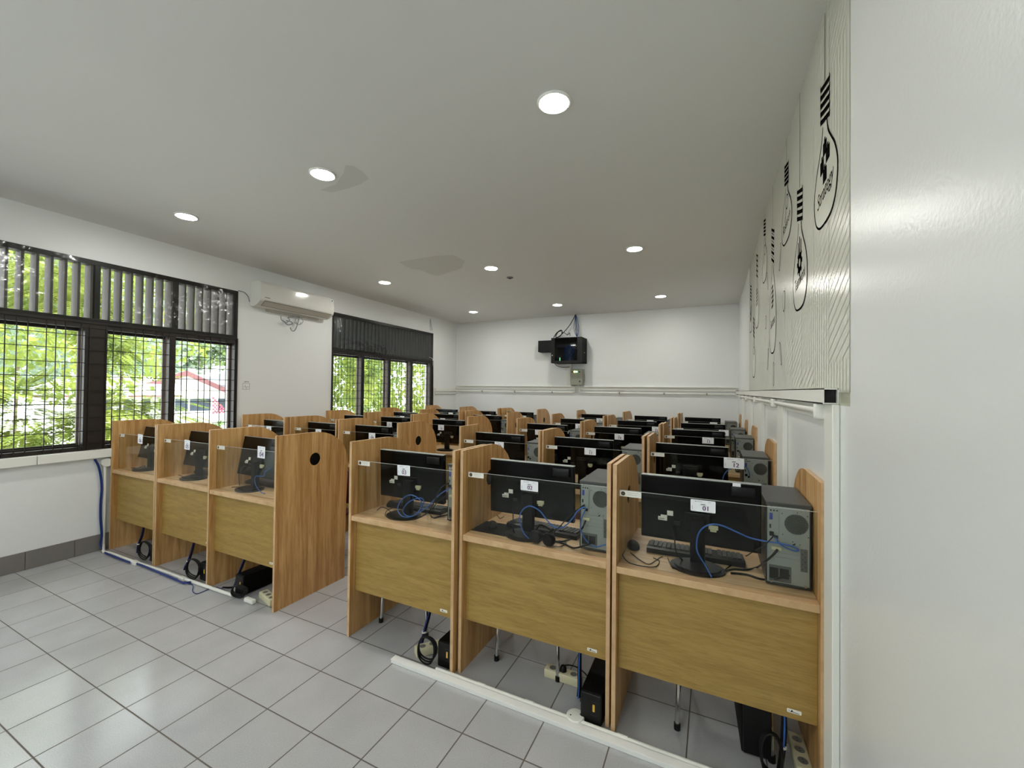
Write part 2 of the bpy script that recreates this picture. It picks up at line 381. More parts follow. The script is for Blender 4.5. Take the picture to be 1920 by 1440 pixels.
def window(name, w, posts, jambs, bars, board):
    root = bpy.data.objects.new(name, None); COL.objects.link(root); root['kind'] = 'structure'
    zt0, zt1 = 2.125, 2.165      # transom between louvres and casements
    fr = MB(); D = -.095
    fr.box((w[0], D, ZT-.045), (w[1], .012, ZT), 'frame_brown', .003)
    fr.box((w[0], D, zt0-.055), (w[1], .012, zt1), 'frame_brown', .003)
    fr.box((w[0], D, .948), (w[1], .004, .985), 'frame_brown', .003)
    fr.box((w[0], D, .948), (w[0]+.03, .012, ZT), 'frame_brown', .003)
    fr.box((w[1]-.03, D, .948), (w[1], .012, ZT), 'frame_brown', .003)
    for a, b in posts: fr.box((a, -.03, .96), (b, .006, zt0), 'frame_brown', .003); fr.box((a+.004, D, .96), (b-.004, -.03, zt0), 'frame_daylit', .002)
    for c in jambs: fr.box((c-.021, D, zt1), (c+.021, .010, ZT-.03), 'frame_brown', .003)
    for c in jambs: fr.box((c-.021, D, zt1), (c-.019, .0, ZT-.03), 'frame_daylit')  # sliver on each jamb's near side, coloured as if lit from outside
    left_obj(fr, 'window_frame', root)
    edges = [w[0]+.03]+[x for p in posts for x in p]+[w[1]-.03]
    for i in range(0, len(edges), 2):
        a, b = edges[i], edges[i+1]
        if b-a < .1: continue
        sa = MB(); y0, y1 = -.092, -.068
        sa.box((a, y0, .985), (a+.02, y1, zt0-.055), 'frame_daylit', .002); sa.box((b-.02, y0, .985), (b, y1, zt0-.055), 'frame_daylit', .002)
        sa.box((a, y0, .985), (b, y1, 1.015), 'frame_brown', .002); sa.box((a, y0, zt0-.083), (b, y1, zt0-.055), 'frame_brown', .002)
        s_ = left_obj(sa, 'sash', root)
        left_obj(MB().box((a+.018, -.082, 1.013), (b-.018, -.079, zt0-.08), 'window_glass'), 'pane', s_)
    lv = MB(); es = [w[0]+.03]+[x for c in jambs for x in (c-.021, c+.021)]+[w[1]-.03]
    for i in range(0, len(es), 2):
        a, b = es[i], es[i+1]; n = max(1, round((b-a)/.0855))
        for k in range(n):
            c = a+(k+1)*(b-a)/n-(.012 if board == 'louvre_board' else .02)
            lv.box((c-.009, -.135, zt1), (c+.009, -.012, ZT-.04), board, .001)
    left_obj(lv, 'louvre_slats', root)['kind'] = 'structure'
    left_obj(MB().box((w[0]+.01, .0135, zt1-.03), (w[1]-.01, .0145, ZT-.006), 'vinyl_film'), 'plastic_film', root)
    br = MB()
    for sv in bars: br.box((sv-.003, .012, .95), (sv+.003, .018, zt0), 'iron')
    for k in range(10): br.box((w[0]+.004, .018, 1.005+k*.124-.003), (w[1]-.004, .024, 1.005+k*.124+.003), 'iron')
    br.box((w[0], .010, zt0-.012), (w[1], .024, zt0+.004), 'iron')
    br.box((w[1]-.012, .010, .95), (w[1], .024, zt0), 'iron'); br.box((w[0], .010, .95), (w[0]+.012, .024, zt0), 'iron')
    left_obj(br, 'burglar_grille', root)
    return root
bars1 = [ls(u, 700, .015)[0] for u in (7, 29, 50, 85, 103, 121, 152, 167, 198, 211, 226, 253, 267.5, 292, 305, 317, 340, 350, 372, 383, 394, 412, 423)]
x = bars1[0]
k = 0
while x > W1[0]+.1: x -= (.06, .06, .11)[k % 3]; k += 1; bars1.append(x)
window('window_1', W1, [(-.83, -.71), (-.15, -.03), (.50, .66), (1.160, 1.222)], [-.72, -.07, .578, 1.216], bars1, 'louvre_board')
bars2 = []; x = W2[0]+.06; k = 0
while x < W2[1]-.03: bars2.append(x); x += (.062, .062, .112)[k % 3]; k += 1
window('window_2', W2, [(3.885, 3.952), (4.520, 4.587), (5.158, 5.225), (5.80, 5.855)], [], bars2, 'louvre_dark')

# ceiling: lamps, detector, patches of bare plaster
def downlight(x, y, label):
    t = thing('ceiling_downlight', label, 'ceiling light', (x, y, H), 0, 'round ceiling downlights')
    MB().lathe([(.079, -.0005), (.0895, -.0005), (.0895, -.006), (.083, -.011), (.076, -.011), (.076, -.006)], 'white_metal', 32).build('trim_ring', t)
    MB().lathe([(.0005, -.0155), (.03, -.0148), (.055, -.0128), (.07, -.0095), (.0765, -.0065)], 'lamp_white', 20).build('diffuser', t)
rows_t = ['nearest the camera', 'halfway down the room', 'nearest the back wall']
cols_t = ['round lit downlight in the column by the muralled wall', 'round lit downlight in the middle column', 'round lit downlight in the column by the windows']
for j, y in enumerate((2.015, 4.472, 6.885)):
    for i, x in enumerate((-.752, -2.472, -4.19)):
        downlight(x, y, cols_t[i]+', '+rows_t[j])
for i, x in enumerate((-.752, -2.472, -4.19)):  # extra lamps out of view, added to brighten the room
    downlight(x, -.44, ['unseen downlight added behind the camera by the right wall', 'unseen downlight added behind the camera over the middle', 'unseen downlight added behind the camera by the windows'][i])
t = thing('smoke_detector', 'small dark round detector on the ceiling beside the central downlight', 'detector', (-2.454, 4.958, H))
MB().lathe([(.045, -.0005), (.045, -.008), (.03, -.014)], 'smoke_grey', 20).build('detector_base', t)
MB().lathe([(.02, -.0135), (.02, -.019), (.012, -.021)], 'ink_black', 16).build('sensor_head', t)
def patch(pts, name, label):
    q = [onz(u, v, H) for u, v in pts]
    v = [(p.x, p.y, H-.0008) for p in q]
    c = sum((Vector(p) for p in v), Vector())/len(v)
    m = MB().add(v, [list(range(len(v)))], 'stain_paint'); o = m.build(name); tag(o, label, 'ceiling patch')
patch([(748, 491), (765, 488), (790, 484), (822, 479), (850, 478), (872, 489), (866, 503), (838, 512), (822, 517), (808, 515), (796, 509), (787, 506), (772, 504), (760, 499)], 'bare_patch', 'ragged grey bare patch on the ceiling between the middle downlights')
patch([(648, 309), (664, 311), (680, 321), (692, 335), (676, 345), (650, 354), (622, 361), (600, 356), (630, 345), (644, 325)], 'bare_patch', 'grey bare patch on the ceiling touching the nearest middle downlight')

# ================================================================== STUDY CARRELS
OUT = [(0, 0), (.60, 0), (.622, .9), (.624, .95)]
PROF = [(0, 0), (.605, 0), (.612, .6), (.622, .85), (.624, .93), (.618, .985), (.603, 1.035), (.578, 1.083), (.545, 1.122), (.50, 1.157), (.45, 1.184), (.40, 1.2), (.35, 1.2085), (.31, 1.211), (0, 1.211)]
HOLE = [(.312+.048*math.cos(-2*PI*i/24), 1.008+.048*math.sin(-2*PI*i/24)) for i in range(24)]
TH_P = .018
MXY = Matrix(((0, 0, 1, 0), (1, 0, 0, 0), (0, 1, 0, 0), (0, 0, 0, 1)))   # profile (y,z) extruded along x
def side_panel(x0, parent):
    b = MB().prism(PROF, 0, TH_P, 'oak_side', MXY, [HOLE])
    # paler edge banding on front and rounded top edge
    n = len(PROF)
    o = b.build('side_panel', parent, (x0, 0, 0))
    me = o.data; me.materials.append(MATS['oak_edge'])
    for p in me.polygons:
        if abs(p.normal.x) < .3:
            c = p.center
            if (c.y-.312)**2+(c.z-1.008)**2 > .06**2: p.material_index = 1
            p.use_smooth = False
    MB().cyl((.007, .312, 1.008), (.011, .312, 1.008), .0478, 'black_matte', 24).build('hole_cap', o)
    return o
def number_tag(parent, num, x, y, z, w, h, tilt=0., numside=0):
    m = MB(); r = .004
    c = []
    for cx, cz, a0 in ((w/2-r, h/2-r, 0), (-w/2+r, h/2-r, 90), (-w/2+r, -h/2+r, 180), (w/2-r, -h/2+r, 270)):
        for k in range(4):
            a = math.radians(a0+30*k); c.append((cx+r*math.cos(a), cz+r*math.sin(a)))
    M0 = Matrix.Translation((x, y, z)) @ Matrix.Rotation(tilt, 4, 'Y')
    MP = M0 @ Matrix(((1, 0, 0, 0), (0, 0, -1, 0), (0, 1, 0, 0), (0, 0, 0, 1)))
    m.prism(c, 0, .0006, 'paper', MP)
    if num:
        v, f = text_geo(num, h*.56)
        for q_ in (-.012, 0, .012): m.add(v, f, 'ink_purple', False, MP @ Matrix.Translation((numside+q_*h*1.2, -h*.2, .0009+q_*.005)))
        def bar(x0, x1, zc, t, mt): m.add([(x0, zc-t, .0008), (x1, zc-t, .0008), (x1, zc+t, .0008), (x0, zc+t, .0008)], [(0, 1, 2, 3)], mt, False, MP)
        bar(-w*.09, w*.09, h*.13, h*.03, 'ink_black'); bar(-w*.14, w*.2, h*.05, h*.006, 'ink_grey')
        bar(-w*.3, -w*.02, h*.36, h*.014, 'ink_grey'); bar(w*.2, w*.32, h*.36, h*.014, 'ink_grey'); bar(-w*.32, -w*.29, h*.36, h*.03, 'ink_black')
        m.add([(-w*.43, -h*.35, .0008), (-w*.415, -h*.35, .0008), (-w*.415, -.02*h, .0008), (-w*.43, -.02*h, .0008)], [(0, 1, 2, 3)], 'ink_grey', False, MP)
    return m.build('number_tag', parent)

ORD = ['', 'nearest row', 'second row', 'third row', 'fourth row', 'back row']
SPOT = ['', 'against the muralled wall', 'middle of the right block', 'aisle end of the right block', 'aisle end of the window block', 'middle of the window block', 'window end of the window block']
# (row, place): x from, x to, y of the front edge
CAR = {
 (1, 1): (-.412, .3835, 1.918), (1, 2): (-1.250, -.425, 1.937), (1, 3): (-2.052, -1.264, 1.906), (1, 4): (-3.512, -2.706, 1.872), (1, 5): (-4.318, -3.514, 1.888), (1, 6): (-5.133, -4.330, 1.890),
 (2, 1): (-.445, .3835, 3.245), (2, 2): (-1.280, -.460, 3.215), (2, 3): (-2.075, -1.283, 3.190), (2, 4): (-3.575, -2.757, 3.158), (2, 5): (-4.330, -3.590, 3.150), (2, 6): (-5.130, -4.345, 3.095),
 (3, 1): (-.478, .3835, 4.580), (3, 2): (-1.284, -.481, 4.450), (3, 3): (-2.073, -1.287, 4.400), (3, 4): (-3.545, -2.692, 4.335), (3, 5): (-4.338, -3.560, 4.330), (3, 6): (-5.110, -4.350, 4.290),
 (4, 1): (-.455, .3835, 5.590), (4, 2): (-1.289, -.470, 5.600), (4, 3): (-2.045, -1.302, 5.490), (4, 4): (-3.450, -2.709, 5.450), (4, 5): (-4.230, -3.465, 5.330), (4, 6): (-5.090, -4.245, 5.370),
 (5, 1): (-.468, .3835, 6.930), (5, 2): (-1.289, -.475, 6.860), (5, 3): (-2.075, -1.292, 6.785), (5, 4): (-3.440, -2.730, 6.660), (5, 5): (-4.270, -3.455, 6.560), (5, 6): (-5.170, -4.285, 6.690)}
NUM = {}
for r in range(1, 6):
    for p in range(1, 7): NUM[(r, p)] = '%02d' % ((r-1)*6+(p if r % 2 else 7-p))
# number tags seen on the screens: centre pixel, width px, height px
TAGS = {(1, 1): (1318, 949, .0975, .050), (1, 2): (992.5, 911, .099, .052), (1, 3): (757, 882, .096, .062), (1, 4): (490, 848, .085, .085), (1, 5): (351, 834, .08, .08), (1, 6): (263, 823, .085, .085),
        (2, 1): (1376, 867, .125, .075), (2, 2): (1106.5, 848, .092, .055), (2, 3): (936, 833, .09, .055), (2, 4): (697.5, 817, .088, .075), (2, 5): (597, 809, .09, .07), (2, 6): (504, 803, .09, .07),
        (3, 1): (1327.5, 829, .105, .063), (3, 2): (1161, 819, .098, .064), (3, 3): (1010, 812, .09, .06), (3, 4): (827, 801.5, .09, .07), (3, 5): (730, 798, .09, .07), (3, 6): (651, 792, .09, .07),
        (4, 1): (1357, 808, .105, .07), (4, 2): (1230, 804, .1, .07), (4, 3): (1085.5, 797, .1, .07), (4, 4): (905, 790, .09, .07), (4, 5): (830, 786, .09, .07), (4, 6): (754, 783, .09, .07),
        (5, 1): (1338, 796, .1, .07), (5, 2): (1219, 791, .1, .07), (5, 3): (1124, 791, .1, .07), (5, 4): (982, 782, .09, .07), (5, 5): (916, 779, .1, .07), (5, 6): (845, 777, .1, .07)}
def carrel(key):
    x0, x1, y = CAR[key]; w = x1-x0; r, p = key
    t = thing('study_carrel', 'oak study carrel, %s, %s from the camera' % (SPOT[p], ORD[r]) if r < 5 else 'oak study carrel, %s, back row under the rear wall' % SPOT[p], 'study carrel', (x0, y, 0), 0, 'oak study carrels in rows')
    if r == 1: t['label'] = 'oak study carrel in the nearest row, %s' % ['', 'tag 01, against the right wall', 'tag 02, between carrels 01 and 03', 'tag 03, left end of right block', 'bare end panel beside the aisle', 'middle one left of the aisle', 'under the window by the sill'][p]
    side_panel(0, t); side_panel(w-TH_P, t)
    a, b = TH_P+.0005, w-TH_P-.0005
    d = MB().box((a, .003, .72), (b, .6, .75), 'oak_top', .0015)
    d = d.build('desktop', t); d.data.materials.append(MATS['oak_edge'])
    for q in d.data.polygons:
        if q.normal.y < -.7: q.material_index = 1
    mo = MB().box((a, .045, .272), (b, .061, .7195), 'olive_board', .001).build('modesty_panel', t)
    if r == 1:
        m = MB(); bx, bz = b-.075, .302
        c = [(-.022, -.007), (.022, -.007), (.024, -.004), (.024, .005), (.022, .008), (-.022, .008), (-.024, .005), (-.024, -.004)]
        MP = Matrix.Translation((bx, .0445, bz)) @ Matrix(((1, 0, 0, 0), (0, 0, -1, 0), (0, 1, 0, 0), (0, 0, 0, 1)))
        m.prism(c, 0, .0006, 'paper_cream', MP)
        for q in ([(-.019, .003), (-.017, -.002), (-.014, -.003), (-.0135, -.002), (-.016, -.001), (-.0175, .003)], [(-.013, -.004), (-.0085, .005), (-.0065, .005), (-.005, -.003), (.017, -.0045), (.017, -.0025), (-.003, -.001), (-.007, .001), (-.010, -.004)]):
            m.add([(u, v, .0009) for u, v in q], [list(range(len(q)))], 'ink_black', False, MP)
        m.build('maker_badge', mo)
    gy = .052
    g = MB().box((a, gy, .7505), (b, gy+.005, 1.088), 'acrylic', 0).build('glass_screen', t)
    # thin bright top edge of the acrylic
    MB().box((a, gy-.0003, 1.0868), (b, gy+.0053, 1.0882), 'acrylic_edge', 0).build('polished_edge', g)
    # emblem strip at the left end
    e = MB(); ex, ez, ew, eh = a+.051, 1.073, .098, .027
    MP = Matrix.Translation((ex, gy-.0002, ez)) @ Matrix(((1, 0, 0, 0), (0, 0, -1, 0), (0, 1, 0, 0), (0, 0, 0, 1)))
    e.prism([(-ew/2, -eh/2), (ew/2, -eh/2), (ew/2, eh/2), (-ew/2, eh/2)], 0, .0006, 'paper_cream', MP)
    e.add([(-ew*.33+.0095*math.cos(2*PI*i/16), .0095*math.sin(2*PI*i/16), .0008) for i in range(16)], [list(range(16))], 'emblem_dark', False, MP)
    e.add([(-ew*.33+.0045*math.cos(2*PI*i/10), .0045*math.sin(2*PI*i/10), .001) for i in range(10)], [list(range(10))], 'emblem_gold', False, MP)
    for q in ((-.014, .036, .0055, .0006), (-.012, .03, -.003, .0006), (.041, .045, .005, .0005), (.041, .045, -.003, .0005)):
        e.add([(q[0], q[2]-q[3], .0008), (q[1], q[2]-q[3], .0008), (q[1], q[2]+q[3], .0008), (q[0], q[2]+q[3], .0008)], [(0, 1, 2, 3)], 'ink_grey', False, MP)
    e.build('emblem_strip', g)
    u, v, tw, th = TAGS[key]
    q = onY(u, v, y+gy)
    qx = min(max(q.x-x0, a+tw/2), b-tw/2); qz = min(max(q.z, .98), 1.09)
    if r >= 2: qz = 1.085-th/2+.004
    number_tag(g, NUM[key], qx, gy-.0002, qz, tw, th, 0 if r > 1 else (0, 0, .0, -.03, .02, .03, .03)[p], .012 if (r, p) in ((1, 1), (2, 1)) else .004)
    return t
for key in CAR: carrel(key)
def W(key, x, y, z=.75):      # a point on a carrel's desk, local to its front left corner
    x0, x1, y0 = CAR[key]; return (x0+x, y0+y, z)

# ================================================================== COMPUTERS
def monitor_proto(tilt):
    t = thing('monitor', 'x', 'monitor', (0, 0, 0), 0, 'black desktop monitors seen from behind')
    z0, z1, w = .087, .392, .255
    T = Matrix.Translation((0, 0, .2)) @ Matrix.Rotation(tilt, 4, 'X') @ Matrix.Translation((0, 0, -.2))
    m = MB()
    m.box((-w, -.022, z0), (w, .0, z1), 'black_gloss', .004, T)
    m.box((-w+.002, 0, z0+.002), (w-.002, .008, z1-.002), 'black_matte', .002, T)
    m.build('housing', t)
    MB().box((-w+.001, -.0235, z1-.0022), (w-.001, .006, z1+.0012), 'steel', .0005, T).build('top_edge', t)
    MB().box((.135, -.034, .332), (.232, -.0215, .378), 'black_plastic', .006, T, 3).build('vent_housing', t)
    m = MB(); m.box((-.055, -.030, .155), (.055, -.0215, .235), 'black_plastic', .004, T); m.build('mount_plate', t)
    m = MB()
    m.box((-.032, -.06, .012), (.032, -.026, .215), 'black_matte', .006, None, 3); m.build('stand_neck', t)
    m = MB(); pts = [(.115*math.cos(2*PI*i/28), -.085+.092*math.sin(2*PI*i/28)) for i in range(28)]
    m.prism(pts, 0, .009, 'black_plastic'); m.prism([(x*.85, -.085+(y+.085)*.85) for x, y in pts], .009, .016, 'black_plastic'); m.build('stand_base', t)
    m = MB()
    def flat(x0, x1, za, zb, mt): m.box((x0, -.0226, za), (x1, -.022, zb), mt, 0, T)
    flat(-.135, -.108, .205, .228, 'paper_cream'); m.build('square_sticker', t)
    m = MB()
    flat(-.176, -.135, .178, .196, 'paper_cream'); flat(-.164, -.135, .196, .205, 'paper_cream'); flat(-.172, -.148, .183, .189, 'ink_grey'); m.build('rating_sticker', t)
    m = MB(); m.box((.045, -.034, .168), (.085, -.022, .186), 'beige_plastic', .002, T); m.box((.052, -.034, .158), (.078, -.024, .168), 'beige_plastic', .002, T); m.build('video_plug', t)
    MB().box((-.105, -.03, .165), (-.075, -.0215, .183), 'ink_black', .002, T).build('power_socket', t)
    return t
MON_A = monitor_proto(math.radians(2)); MON_B = monitor_proto(math.radians(-11))
MONPX = {(1, 1): (1203, 889), (1, 2): (920.5, 860), (1, 3): (714.5, 842.5), (1, 4): (444, 819.5), (1, 5): (340, 810), (1, 6): (255, 801),
         (2, 1): (1229.7, 833), (2, 2): (1040, 822), (2, 3): (891.6, 812), (2, 4): (667, 798), (2, 5): (577.5, 791), (2, 6): (494.6, 786.5),
         (3, 1): (1260, 807.5), (3, 2): (1114.7, 800), (3, 3): (988.4, 795), (3, 4): (811, 786), (3, 5): (715, 782), (3, 6): (647, 778),
         (4, 1): (1277, 793.5), (4, 2): (1158.4, 788), (4, 3): (1051.7, 784), (4, 4): (884, 779), (4, 5): (814, 776), (4, 6): (738.3, 772),
         (5, 1): (1284, 783), (5, 2): (1189.7, 779), (5, 3): (1089, 776), (5, 4): (944.7, 772), (5, 5): (885, 770), (5, 6): (818, 768)}
MONX = {}; MONOBJ = {}
used = {}
for key, (u, v) in MONPX.items():
    x0, x1, y0 = CAR[key]; r, p = key
    my = y0+.235
    q = onY(u, v, my-.02)
    cx = q.x+.255
    cx = min(max(cx, x0+TH_P+.262), x1-TH_P-.262)
    MONX[key] = cx
    P = MON_B if (r == 1 and p >= 4) else MON_A
    lab = 'black monitor seen from behind, carrel %s, %s' % (SPOT[p], ORD[r])
    if r == 1: lab = 'black monitor seen from behind %s' % ['', 'in the carrel tagged 01 beside the right wall', 'in the carrel tagged 02', 'in the carrel tagged 03', 'next to the bare end panel left of the aisle', 'in the middle carrel left of the aisle', 'in the carrel under the window sill end'][p]
    rz = {(1, 1): 0, (1, 2): 0, (1, 3): .0}.get(key, R_.uniform(-.04, .04))
    if P.name not in used:
        used[P.name] = 1; o = P; o.location = (cx, my, .75); o.rotation_euler.z = rz; o['label'] = lab
    else: o = copy_tree(P, (cx, my, .75), rz, lab)
    MONOBJ[key] = o

def tower_proto():
    t = thing('computer_tower', 'x', 'computer', (0, 0, 0), 0, 'black computer towers seen from behind')
    w, d, h = .158, .36, .345
    m = MB(); m.box((0, .004, .012), (.006, d, h-.006), 'case_black', .001); m.box((w-.006, .004, .012), (w, d, h-.006), 'case_black', .001)
    m.box((0, 0, .006), (w, d, .014), 'case_black', .002); m.box((.004, d-.03, .01), (w-.004, d+.015, h-.004), 'black_gloss', .006)
    m.build('case', t)
    MB().box((-.001, -.004, h-.016), (w+.001, d, h), 'case_top', .003).build('top_cover', t)
    rp = MB(); rp.box((.006, .003, .014), (w-.006, .012, h-.016), 'steel', .001)
    for k in range(4): rp.box((.03, .0005, .105+k*.019), (.118, .004, .119+k*.019), 'steel', .001)
    rp.box((.122, .0005, .075), (.145, .004, .165), 'steel_dark', .001)
    for k in range(8): rp.disc((.128+.009*(k % 2), .0, .085+.01*k), (0, -1, 0), .002, 'hole_black', 6)
    for q in ((.06, .175), (.075, .17), (.1, .176), (.12, .182), (.095, .19), (.058, .3), (.11, .31), (.145, .3), (.06, .215), (.148, .215)): rp.disc((q[0], .0025, q[1]), (0, -1, 0), .0022, 'hole_black', 8)
    rp.disc((.098, .0024, .178), (0, -1, 0), .01, 'hole_black', 12, .003)
    rp = rp.build('rear_plate', t)
    m = MB(); m.box((.009, .0, .175), (.047, .004, .322), 'steel', .001)
    for k in range(3): m.disc((.018+.011*k, -.0005, .31), (0, -1, 0), .0036, 'hole_black', 10)
    m.box((.013, -.003, .272), (.024, 0, .299), 'vga_blue', .001); m.box((.013, -.001, .236), (.019, 0, .252), 'hole_black'); m.box((.013, -.006, .205), (.028, 0, .222), 'black_plastic', .001)
    m.box((.03, -.003, .195), (.043, 0, .208), 'hole_black', .001); m.build('port_panel', rp)
    m = MB(); m.disc((.107, .0022, .262), (0, -1, 0), .0415, 'steel_dark', 24)
    for i in range(-7, 8):
        for j in range(-8, 9):
            x, z = i*.0058+(.0029 if j % 2 else 0), j*.0050
            if x*x+z*z < .039**2: m.disc((.107+x, .0018, .262+z), (0, -1, 0), .0021, 'hole_black', 6)
    m.build('fan_grille', rp)
    m = MB(); m.box((.012, .0, .02), (.090, .004, .085), 'steel_dark', .001); m.box((.014, -.001, .03), (.045, 0, .075), 'hole_black'); m.box((.05, -.002, .035), (.082, 0, .075), 'hole_black', .001); m.build('power_supply', rp)
    m = MB(); m.box((.02, -.012, .150), (.055, .002, .162), 'beige_plastic', .002); m.build('video_plug', rp)
    m = MB()
    for q in ((.02, h-.020), (w-.03, h-.020), (.02, .017), (w-.02, .017)): m.cyl((q[0], .0035, q[1]), (q[0], -.003, q[1]), .004, 'chrome', 10)
    m.build('screws', rp)
    m = MB()
    for q in ((.02, .03), (.138, .03), (.02, .33), (.138, .33)): m.cyl((q[0], q[1], 0), (q[0], q[1], .007), .01, 'rubber', 10)
    m.build('rubber_feet', t)
    return t
def asset_sticker(key, u, v):
    x0, x1, y0 = CAR[key]; mo_ = MONOBJ[key]; y = y0+.235-.0262; q = onY(u, v, y)
    MB().box((q.x-mo_.location.x-.016, -.0355 if key == (1, 1) else -.0262, q.z-.75-.009), (q.x-mo_.location.x+.016, -.0345 if key == (1, 1) else -.0225, q.z-.75+.009), 'paper').build('asset_sticker', mo_)
asset_sticker((1, 1), 1381, 909); asset_sticker((1, 2), 996.5, 874)
TOW = tower_proto()
TOWPX = {(2, 1): (1393, 856), (3, 1): (1380.5, 822.5), (4, 1): (1370, 804), (5, 1): (1360, 790.5), (2, 2): (1165.5, 840), (3, 2): (1213, 812.6), (2, 3): (990, 830), (3, 3): (1071, 805.6), (4, 3): (1121.7, 792), (4, 2): (1239, 798), (5, 2): (1253, 787), (5, 3): (1161, 783.4), (5, 4): (995.5, 778), (5, 5): (926, 776), (4, 4): (940, 787), (5, 6): (853, 773), (3, 4): (872, 795), (2, 4): (738, 811)}
TOWPOS = {(1, 1): (.199, 2.034), (1, 2): (onz(1088.6, 1029.5, .75).x, onz(1088.6, 1029.5, .75).y), (1, 3): (onz(838, 977, .75).x, onz(838, 977, .75).y)}
for key, (u, v) in TOWPX.items():
    x0, x1, y0 = CAR[key]; q = onY(u, v, y0+.13); TOWPOS[key] = (q.x, y0+.13)
first = True
for key, (tx, ty) in TOWPOS.items():
    x0, x1, y0 = CAR[key]; r, p = key
    tx = min(max(tx, x0+.5), x1-TH_P-.162)
    tx = max(tx, MONX[key]+.262) if MONX[key]+.262+.16 < x1-TH_P else tx
    if tx < MONX[key]+.262: ty = max(ty, y0+.26)
    TOWPOS[key] = (tx, ty)
    lab = 'grey-backed black computer tower, carrel %s, %s' % (SPOT[p], ORD[r])
    if r == 1: lab = 'grey-backed black computer tower %s' % ['', 'right of monitor 01 by the wall', 'right of monitor 02', 'right of monitor 03, half hidden by the panel'][p]
    if first: first = False; TOW.location = (tx, ty, .75); TOW['label'] = lab
    else: copy_tree(TOW, (tx, ty, .75), 0, lab)

# keyboards, mice and other things on the nearest desks
def keyboard_proto():
    t = thing('keyboard', 'x', 'keyboard', (0, 0, 0), 0, 'black keyboards behind the monitors')
    MB().prism([(0, 0), (.14, 0), (.14, .014), (.02, .026), (0, .022)], -.215, .215, 'black_plastic', MXY).build('case', t)
    m = MB()
    for rr in range(5):
        for c in range(20):
            if c in (14,): continue
            x = -.205+c*.0206; y = .024+rr*.022; z = .0262-.0001-(y-.02)*.1
            m.box((x, y, z-.004), (x+.017, y+.018, z+.006), 'key_grey', .0015)
    m.build('keys', t)
    return t
KB = keyboard_proto(); kbused = False
def put_kb(x, y, rz, lab):
    global kbused
    if not kbused: kbused = True; KB.location = (x, y, .7502); KB.rotation_euler.z = rz; KB['label'] = lab
    else: copy_tree(KB, (x, y, .7502), rz, lab)
def mouse_proto():
    t = thing('mouse', 'x', 'mouse', (0, 0, 0), 0, 'black computer mice on the desks')
    bm = bmesh.new(); bmesh.ops.create_uvsphere(bm, u_segments=20, v_segments=12, radius=1)
    for p in bm.verts:
        z = p.co.z; p.co.x *= .031*(1-.12*p.co.y); p.co.y *= .056; p.co.z = .03*max(z, 0)**.7 if z > 0 else 0
    MB().frombm(bm, 'black_plastic', True).build('shell', t)
    MB().cyl((-.004, -.028, .024), (.004, -.028, .024), .008, 'key_grey', 12).build('wheel', t)
    return t
MO = mouse_proto(); moused = False
def put_mouse(p, rz, lab):
    global moused
    if not moused: moused = True; MO.location = p; MO.rotation_euler.z = rz; MO['label'] = lab
    else: copy_tree(MO, p, rz, lab)
put_kb(-.08, 2.165, .03, 'black keyboard pushed under monitor 01')
put_kb(-.865, 2.16, -.06, 'black keyboard pushed under monitor 02')
put_kb(MONX[(1, 3)]-.02, 2.165, .03, 'black keyboard pushed under monitor 03')
for p, lab in ((4, 'black keyboard in the carrel with the bare end panel'), (5, 'black keyboard in the middle carrel left of the aisle'), (6, 'black keyboard in the carrel under the window')):
    put_kb(MONX[(1, p)]-.03, CAR[(1, p)][2]+.27, R_.uniform(-.1, .1), lab)
q = onz(1187, 1026, .75); put_mouse((q.x, 2.20, .7502), .3, 'black mouse standing left of the keyboard under monitor 01')
q = onz(908, 993, .75); t = MB().box((-.11, -.09, 0), (.11, .09, .003), 'black_matte', .001).build('mouse_mat', None, (q.x+.045, q.y+.045, .7502)); tag(t, 'black mouse mat on the desk left of monitor 02', 'mouse mat')
put_mouse((q.x+.02, q.y+.06, .7535), .5, 'black mouse on the black mat beside monitor 02')
q = onz(726, 948, .75); put_mouse((q.x+.02, q.y+.03, .7502), 1.1, 'black mouse at the left of monitor 03')

# headset lying behind monitor 02
def headset(name, loc, rz, label):
    t = thing(name, label, 'headset', loc, rz)
    for s in (-1, 1):
        c = MB(); M = Matrix.Translation((s*.0+(.0 if s < 0 else .075), 0, .036)) @ Matrix.Rotation(PI/2, 4, 'X')
        c.lathe([(.012, .022), (.03, .018), (.035, .006), (.035, -.004), (.03, -.012), (.02, -.014)], 'black_plastic', 24, M)
        c.lathe([(.028, .0225), (.031, .019), (.026, .0235)], 'rubber', 24, M); c.build('ear_cup', t)
    MB().tube([(-.0, -.004, .07), (.0, .03, .085), (.02, .08, .06), (.05, .085, .05), (.075, .04, .075), (.075, .0, .07)], .006, 'black_plastic', 8, 6).build('headband', t)
    return t
q = onz(1004, 1020, .75); headset('headset', (q.x, q.y+.015, .7505), -.15, 'black headset lying behind the stand of monitor 02')

def cable(name, pts, r, m, label, cat='cable', group=None, n=6, k=5):
    o = MB().tube(pts, r, m, n, k).build(name); return tag(o, label, cat, group)
def pxY(L_, y): return [onY(u, v, y) for u, v in L_]
